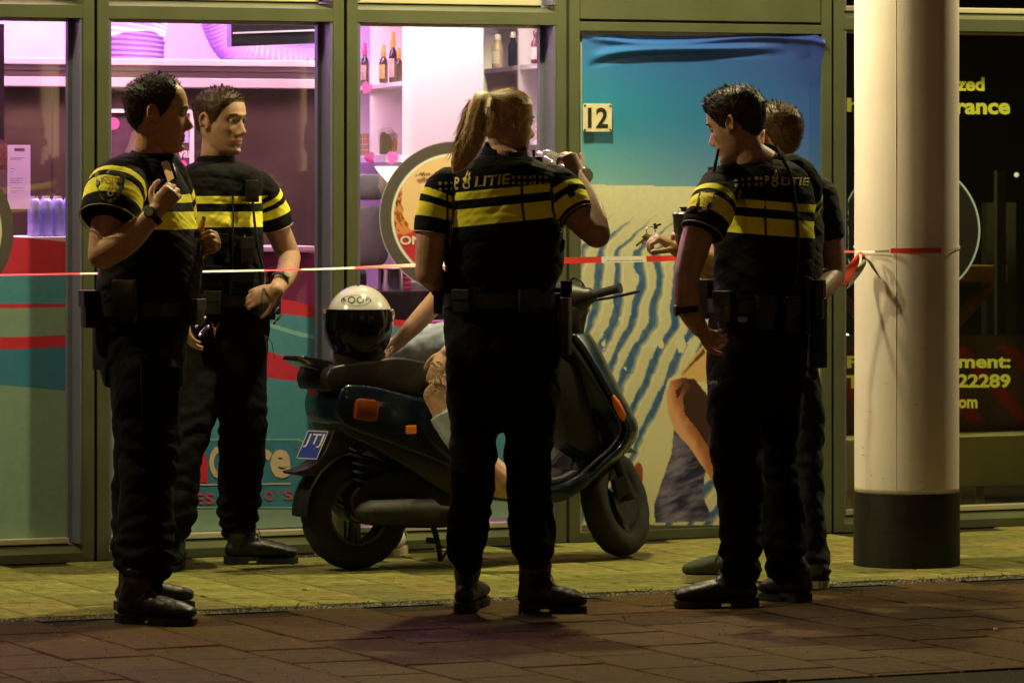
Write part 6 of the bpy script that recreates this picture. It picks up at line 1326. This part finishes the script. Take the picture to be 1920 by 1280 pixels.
AMB = mat('amber_lens', (.22, .045, .004), .25, coat=.2); AMB2 = mat('orange_lens', (.70, .16, .02), .2); REDL = mat('red_lens', (.30, .018, .05), .2, coat=.1)
def sidepoly(px, y0, y1, dy=0.0):           # side outline traced at plane dy, given real width
    return [(SP(a, b, dy).x, y0, SP(a, b, dy).z) for a, b in px], (0, y1 - y0, 0)
def panel(name, px, hw, m, bev=.03, parent=None, dy=None, y0=None, y1=None):
    y0 = -hw if y0 is None else y0; y1 = hw if y1 is None else y1; p, d = sidepoly(spline([*px, px[0]], 3)[:-1], y0, y1, y0 if dy is None else dy)
    return MB().prism(p, d).build(name, m, parent or sc, bevel=bev, smooth=2)
def wheel(parent_loc, rad, wid, rimr, rot, nm='wheel', disc=False):
    w_ = bpy.data.objects.new(nm, None); COL.objects.link(w_); w_.parent = sc; w_.matrix_local = rot
    prof = [(rimr, -wid * .36), (rimr + .012, -wid * .44), (rad * .80, -wid * .52), (rad * .93, -wid * .44), (rad * .985, -wid * .24), (rad, 0), (rad * .985, wid * .24), (rad * .93, wid * .44), (rad * .80, wid * .52), (rimr + .012, wid * .44), (rimr, wid * .36)]
    mb = MB(); n = 64; v = []; f = []
    for j, (r, h) in enumerate(prof):
        for i in range(n):
            t = 2 * math.pi * i / n; g = -.004 if (j in (3, 4, 6, 7) and (i + (j > 5) * 2) % 4 == 0) else 0; v.append(((r + g) * math.cos(t), h, (r + g) * math.sin(t)))
    for j in range(len(prof) - 1):
        for i in range(n): f.append((j * n + i, j * n + (i + 1) % n, (j + 1) * n + (i + 1) % n, (j + 1) * n + i))
    mb.add(v, f).build('tyre', TYRE, w_, smooth=True)
    mb = MB(); mb.lathe([(rimr + .002, -wid * .36), (rimr - .012, -wid * .34), (rimr - .014, wid * .34), (rimr + .002, wid * .36)], 48, axis=(0, 1, 0)); mb.f = mb.f[:-2]; mb.m = mb.m[:-2]
    mb.lathe([(.035, -wid * .40), (.042, -wid * .34), (.042, wid * .34), (.035, wid * .40)], 24, axis=(0, 1, 0))
    for k in range(3):
        for e in (-.14, .14):
            t = k * 2 * math.pi / 3 + .5; a, b = t + e * 1.6, t + e; mb.tube([(.035 * math.cos(a), 0, .035 * math.sin(a)), (.09 * math.cos(b), .0, .09 * math.sin(b)), ((rimr - .008) * math.cos(b), 0, (rimr - .008) * math.sin(b))], [(.010, .016), (.009, .015), (.012, .02)], 8)
    mb.build('rim', ALLOY, w_, smooth=True)
    if disc:
        MB().lathe([(.05, -wid * .5), (.095, -wid * .5), (.095, -wid * .46), (.05, -wid * .46)], 32, axis=(0, 1, 0)).build('brake_disc', METAL, w_, smooth=True)
    return w_
RR = .221; wheel(None, RR, .112, .128, Matrix.Translation((0, 0, RR)))
# front wheel, steered left about a raked axis
fc = Vector((WB, 0, .214)); ax = Vector((-math.sin(R(24)), 0, math.cos(R(24)))); RS = Matrix.Translation(fc) @ Matrix.Rotation(R(36), 4, ax)
wheel(None, .214, .104, .128, RS, disc=True)
def ST(*p): return RS @ Vector(p)           # steered-frame point, relative to the front axle
for yy in (-.072, .072): MB().tube([ST(0, yy, 0), ST(.0 - .10, yy * .95, .27), ST(-.15, yy * .75, .36)], [.021, .020, .018], 12).build('fork_leg', DKM, sc, smooth=True)
mb = MB(); mb.cbox(ST(-.06, -.068, .05), (.03, 0, .01), (0, .016, 0), (-.01, 0, .035)); mb.build('brake_caliper', DKM, sc, bevel=.006)
# fender over the front wheel
v = []; f = []; n = 16
for i in range(n + 1):
    t = R(55 + 100 * i / n)
    for k in range(9): u = -1 + k / 4; r = .246 - .018 * u * u; v.append(ST(r * math.cos(t), .070 * u, r * math.sin(t)))
for i in range(n):
    for k in range(8): f.append((i * 9 + k, i * 9 + k + 1, i * 9 + k + 10, i * 9 + k + 9))
MB().add(v, f).build('front_fender', BLUE, sc, smooth=2, fix=False)
# leg shield: near edge follows the photo, bulging forward in the middle
edge = [(1070, 628, .10), (1092, 655, .125), (1118, 697, .16), (1142, 738, .185), (1165, 778, .20), (1176, 806, .20), (1162, 838, .185), (1130, 868, .17), (1098, 898, .155), (1070, 915, .15)]
E_ = spline([[SP(a, b, -h).x, SP(a, b, -h).z, h] for a, b, h in edge], 4); v = []; f = []; nu = 22
bl = [.10, .12, .13, .13]
for x, z, h in E_:
    for k in range(nu + 1): u = -1 + 2 * k / nu; v.append((x + .12 * (1 - abs(u) ** 2.4), h * u, z - .0))
m_ = len(E_)
for i in range(m_ - 1):
    for k in range(nu): b = i * (nu + 1) + k; f.append((b, b + 1, b + nu + 2, b + nu + 1))
me = mesh_of(v, f); o = link('leg_shield', me, sc, smooth=2, fix=False); me.materials.append(BLUE); md = o.modifiers.new('s', 'SOLIDIFY'); md.thickness = .020; md.offset = 0
v2 = [(p[0] - .022 - .035 * (1 - (abs(p[1]) / .2) ** 2), p[1] * .93, p[2] + .004) for p in v]
me = mesh_of(v2, f); o = link('inner_shield', me, sc, smooth=2, fix=False); me.materials.append(SBLK); md = o.modifiers.new('s', 'SOLIDIFY'); md.thickness = .012; md.offset = 0
p0 = SP(1048, 645, -.02); mb = MB(); mb.cbox(Vector((SP(1062, 760).x - .02, 0, SP(1062, 760).z)), (.09, 0, -.05), (0, .115, 0), (-.06, 0, .20)); mb.build('glove_box', SBLK, sc, bevel=.04, smooth=True)
mb = MB(); mb.cbox(SP(1040, 650), (.075, 0, 0), (0, .08, 0), (0, 0, .016)); mb.build('storage_lid', mat('olive_grey_plastic', (.10, .10, .08), .4), sc, bevel=.012, smooth=True)
panel('floorboard', [(880, 893), (930, 908), (1000, 912), (1050, 910), (1092, 888), (1112, 884), (1108, 904), (1075, 930), (1030, 944), (930, 938), (880, 925)], .155, BLUE, .02)
panel('floor_mat', [(890, 889), (935, 903), (1000, 907), (1048, 905), (1082, 886), (1076, 882), (1040, 898), (940, 897)], .12, mat('floor_grey', (.09, .09, .10), .4), .006)
# rear body, seat, tail
panel('side_panel', [(640, 735), (652, 722), (700, 724), (770, 742), (840, 768), (905, 805), (940, 870), (932, 905), (870, 885), (800, 858), (720, 828), (660, 806), (640, 792), (634, 762)], .150, BLUE, .05)
panel('lower_panel', [(640, 790), (720, 812), (800, 842), (880, 872), (920, 900), (900, 935), (840, 925), (770, 880), (700, 838), (650, 815)], .135, SBLK, .03)
panel('seat', [(618, 735), (612, 712), (622, 690), (650, 682), (700, 676), (745, 670), (795, 678), (850, 700), (895, 728), (905, 768), (845, 756), (770, 738), (700, 730), (650, 728)], .135, VINYL, .045)
rk = panel('grab_rail', [(560, 676), (566, 668), (585, 669), (620, 678), (652, 690), (660, 706), (640, 716), (610, 700), (585, 690)], .075, mat('gloss_black', (.012, .012, .013), .12, coat=.8), .012)
t_ = SP(634, 763, -.02); MB().sphere((t_.x, 0, t_.z), (.062, .105, .052), 24, 14).build('tail_light', REDL, sc, smooth=2)
for yy in (-.140, .140):
    q = SP(682, 768, -.135); p = Vector((q.x, yy, q.z)); mb = MB(); mb.cbox(p, (.050, 0, -.006), (0, .036, 0), (.006, 0, .042)); mb.build('indicator', AMB, sc, bevel=.022, smooth=True)
q = SP(770, 805, -.150); MB().box(q.x - .022, q.x + .022, -.158, -.148, q.z - .016, q.z + .016).build('reflector', mat('orange_reflector', (.75, .20, .01), .2, emit=(.8, .2, .01), estr=.10), sc, bevel=.004)  # faint glow built into the reflector, which is no lamp
panel('plate_holder', [(634, 788), (662, 800), (668, 822), (632, 862), (602, 888), (572, 893), (551, 886), (582, 876), (610, 846)], .055, SBLK, .012)
pc_ = SP(592, 834, 0) + Vector((-.012, 0, 0)); ay = Vector((.40, -.916, 0)); az = Vector((.46, .10, .88)).normalized(); an = ay.cross(az).normalized()
if an.x > 0: an = -an
pl_ = MB(); pl_.cbox(pc_, ay * .048, an * .0025, az * .056); plate = pl_.build('license_plate', mat('plate_blue', (.02, .055, .50), .3), sc, bevel=.002)
mb = MB(); text_on(mb, 'JTJ', lambda x, y: pc_ + an * .0045 + ay * x + az * y, -.043, .043, -.012, .046, .004); mb.build('plate_lettering', mat('white_film'), plate, fix=False)
mb = MB()
for s_ in (-1, 1): mb.cbox(pc_ + ay * (.050 * s_) + an * .003, ay * .0015, an * .001, az * .058); mb.cbox(pc_ + az * (.058 * s_) + an * .003, ay * .049, an * .001, az * .0015)
mb.build('plate_border', mat('white_film'), plate)
# suspension, engine, muffler, stand
a_, b_ = SP(672, 800, -.07), SP(676, 905, -.07); ax_ = (b_ - a_); pts = [a_ + ax_ * t + Vector((.026 * math.cos(t * 44), .026 * math.sin(t * 44), 0)) for t in np.linspace(0, 1, 110)]
MB().tube(pts, [.006] * 110, 6).build('shock_spring', DKM, sc, smooth=True); MB().tube([a_, b_], [.012, .012], 10).build('shock_rod', DKM, sc, smooth=True)
panel('engine', [(655, 930), (690, 895), (740, 880), (800, 885), (870, 905), (890, 950), (860, 985), (780, 990), (700, 985), (665, 965)], .10, DKM, .02, y0=-.075, y1=.13)
m0, m1 = SP(845, 955, -.15), SP(668, 962, -.15); mx = (m1 - m0)
MB().tube([m0, m0 + mx * .12, m0 + mx * .2, m0 + mx * .85, m0 + mx * .95, m1], [(.014, .014), (.02, .02), (.046, .052), (.048, .054), (.034, .04), (.016, .016)], 18, ref=(0, 0, 1)).build('muffler', mat('muffler_black', (.008, .008, .008), .65, bump=.3), sc, smooth=True)
mb = MB(); q = SP(688, 962, -.205); mb.box(q.x - .012, q.x + .03, -.206, -.203, q.z + .008, q.z + .014); mb.build('muffler_badge', mat('brass'), sc)
v = []; f = []; n = 14
for i in range(n + 1):
    t = R(98 + 84 * i / n)
    for k in range(7): u = -1 + k / 3; r = RR + .026 - .012 * u * u; v.append((r * math.cos(t), .068 * u, RR + r * math.sin(t)))
for i in range(n):
    for k in range(6): f.append((i * 7 + k, i * 7 + k + 1, i * 7 + k + 8, i * 7 + k + 7))
MB().add(v, f).build('rear_fender', SBLK, sc, smooth=2, fix=False)
s0, s1 = SP(812, 985, -.02), SP(826, 1052, -.04); s1.z = max(s1.z, .012)
mb = MB().tube([s0, (s0 + s1) / 2 + Vector((.006, 0, 0)), s1], [.012, .011, .010], 10); mb.build('center_stand', DKM, sc, smooth=True)
q1, q2 = s1 + Vector((0, 0, .006)), s1 + Vector((.036, -.01, .052)); MB().tube([q1, q2, s1 + Vector((-.002, 0, .055))], [.006, .007, .006], 8).build('stand_pedal', DKM, sc, smooth=True)
q = SP(806, 1012, -.03); MB().tube([q + Vector((-.012, 0, .0)), q + Vector((.03, 0, -.004))], [.012, .011], 10).build('stand_stop', RUB, sc, smooth=True)
# steering column, handlebar cowl, grips, levers
top = ST(-.375, 0, .72); MB().tube([ST(-.13, 0, .34), ST(-.30, 0, .62), top], [.032, .03, .028], 14).build('steering_column', SBLK, sc, smooth=True)
hb = SP(1062, 566, 0); hb.y = 0; hdx = (Matrix.Rotation(R(36), 4, ax).to_3x3() @ Vector((0, -1, 0))).normalized(); hf = (Matrix.Rotation(R(36), 4, ax).to_3x3() @ Vector((1, 0, 0))).normalized(); hu = hdx.cross(hf).normalized()
if hu.z < 0: hu = -hu
v, f = rtube([hb - hdx * .14, hb - hdx * .06, hb, hb + hdx * .05, hb + hdx * .10], [(.045, .05), (.075, .07), (.085, .078), (.07, .06), (.035, .032)], 22, ref=hu); MB().add(v, f).build('handlebar_cowl', SBLK, sc, smooth=2)
v, f = rtube([hb - hu * .05, hb - hu * .12], [(.08, .075), (.05, .05)], 18, ref=hdx); MB().add(v, f).build('cowl_skirt', SBLK, sc, smooth=2)
q = hb + hf * .075 - hu * .01; MB().lathe([(.06, -.02), (.066, .0), (.05, .018), (.001, .026)], 22, q, hf).build('headlight', mat('lamp_glass', (.45, .45, .42), .1), sc, smooth=True)
for sg in (1, -1):
    g0 = hb + hdx * (sg * .10); g1 = hb + hdx * (sg * .245)
    MB().tube([hb + hdx * (sg * .06), g0], [.014, .014], 12).build('handlebar', METAL, sc, smooth=True)
    rr_ = []; P_ = []
    for i in range(24): t = i / 23; P_.append(g0 + (g1 - g0) * t); rr_.append(.0165 + (.0014 if i % 2 else 0) + (.004 if i > 21 else 0))
    MB().tube(P_, rr_, 14).build('grip', RUB, sc, smooth=True)
    c0 = hb + hdx * (sg * .085) + hf * .035 - hu * .012; v, f = curved_tube([c0, c0 + hdx * (sg * .06) + hf * .022 - hu * .004, c0 + hdx * (sg * .14) + hf * .018 - hu * .01, c0 + hdx * (sg * .215) + hf * .012 - hu * .012], .0062, 5, 8); MB().add(v, f).build('brake_lever', PLAS, sc, smooth=2)
v, f = curved_tube([hb + hdx * .02 + hu * .06, hb + hdx * .05 + hu * .085, hb + hdx * .085 + hu * .055, hb + hdx * .09 + hu * .0], .0045, 6, 8); MB().add(v, f).build('brake_cable', RUB, sc, smooth=2)
v, f = curved_tube([SP(1088, 905, .0), SP(1098, 945, -.02), SP(1112, 975, -.05), SP(1128, 960, -.04)], .006, 6, 8); MB().add(v, f).build('brake_hose', RUB, sc, smooth=2)
q = SP(1160, 766, -.19); mb = MB(); ev = (SP(1172, 795, -.19) - SP(1150, 745, -.19)) / 2; mb.tube([q - ev, q - ev * .5, q + ev * .5, q + ev], [(.008, .006), (.022, .014), (.026, .016), (.008, .006)], 12, ref=(0, 1, 0)); mb.build('front_indicator', AMB2, sc, smooth=True)
# ------------------------------------------------------------------ helmet on the seat
hq = MS @ SP(674, 682, -.01); hc = hq + Vector((0, 0, .155)); hfw = Vector((-.12, -.98, .02)).normalized()
hel = thing('helmet', 'white topped open helmet with black face opening resting on the scooter seat', 'helmet', hq); hl = Vector((0, 0, 1)).cross(hfw).normalized()
PEARL = mat('pearl_white', (.56, .55, .56), .2, coat=.8); v = []; f = []; fm = []; na, nb_ = 56, 40
def hp(x, y, z): return hc + hfw * x + hl * y + Vector((0, 0, z))
for j in range(nb_ + 1):
    ph = math.pi * .80 * j / nb_
    for i in range(na):
        t = 2 * math.pi * i / na; r = math.sin(ph); zz = math.cos(ph); z = .148 * zz if zz > 0 else .165 * zz
        k = 1 - .10 * max(0, -zz); v.append(hp(.150 * r * math.cos(t) * k, .131 * r * math.sin(t) * k, z))
for j in range(nb_):
    for i in range(na):
        q = (j * na + i, (j + 1) * na + i, (j + 1) * na + (i + 1) % na, j * na + (i + 1) % na); c = sum((v[k] for k in q), Vector()) / 4 - hc; x, y, z = c.dot(hfw), c.dot(hl), c.z
        if x > .02 and z < .052 - .25 * (y / .12) ** 2 * .12 and abs(y) < .122: continue
        f.append(q)
me = mesh_of(v, f); me.transform(INV[hel.name]); o = link('shell', me, hel, smooth=2, fix=False); me.materials.append(PEARL); md = o.modifiers.new('s', 'SOLIDIFY'); md.thickness = .010; md.offset = -1
mb = MB().sphere((0, 0, 0), 1, 32, 20); mb.v = [hp(p.x * .128, p.y * .115, p.z * .135 - .012) for p in mb.v]; mb.build('lining', mat('helmet_lining', (.010, .010, .010), .9), hel, world=True, smooth=2)
v = []; f = []
for j in range(9):
    z = .055 - .165 * j / 8
    for i in range(25): a = R(-76 + 152 * i / 24); rr_ = math.sqrt(max(.2, 1 - (z / .16) ** 2)); v.append(hp(.160 * rr_ * math.cos(a), .139 * rr_ * math.sin(a), z))
for j in range(8):
    for i in range(24): f.append((j * 25 + i, j * 25 + i + 1, (j + 1) * 25 + i + 1, (j + 1) * 25 + i))
MB().add(v, f).build('visor', mat('smoked_visor', (.004, .004, .004), .12, spec=.25), hel, world=True, smooth=2, fix=False)
for sg in (-1, 1): MB().lathe([(.022, -.006), (.022, .004), (.012, .008), (.001, .009)], 18, hp(.02, sg * .131, .035), hl * sg).build('visor_pivot', METAL, hel, world=True, smooth=True)
q = hq; MB().lathe([(.088, 0), (.098, .02), (.100, .045)], 36, hq).build('neck_roll', mat('helmet_lining'), hel, world=True, smooth=True)
bH = world_bvh(o); prints('lettering', [bH], [('t', 'R', 643, 650, 559, 566, 0, .02, 0), ('t', 'OO', 652, 683, 556, 569, 0, .01, 0), ('t', 'F', 685, 690, 559, 566, 0, .02, 0)] + [('p', [(667.5 + r * 28 * math.cos(t), 563.5 + r * 10 * math.sin(t)) for r, t in ((1, a), (1, a + .26), (.94, a + .26), (.94, a))]) for a in np.arange(0, 6.28, .262)], mat('black_paint'), o, .0015)
MB().lathe([(.006, 0), (.006, .003), (.001, .004)], 12, hp(.03, 0, .146), (0, -.2, 1)).build('vent', mat('black_paint'), hel, world=True)
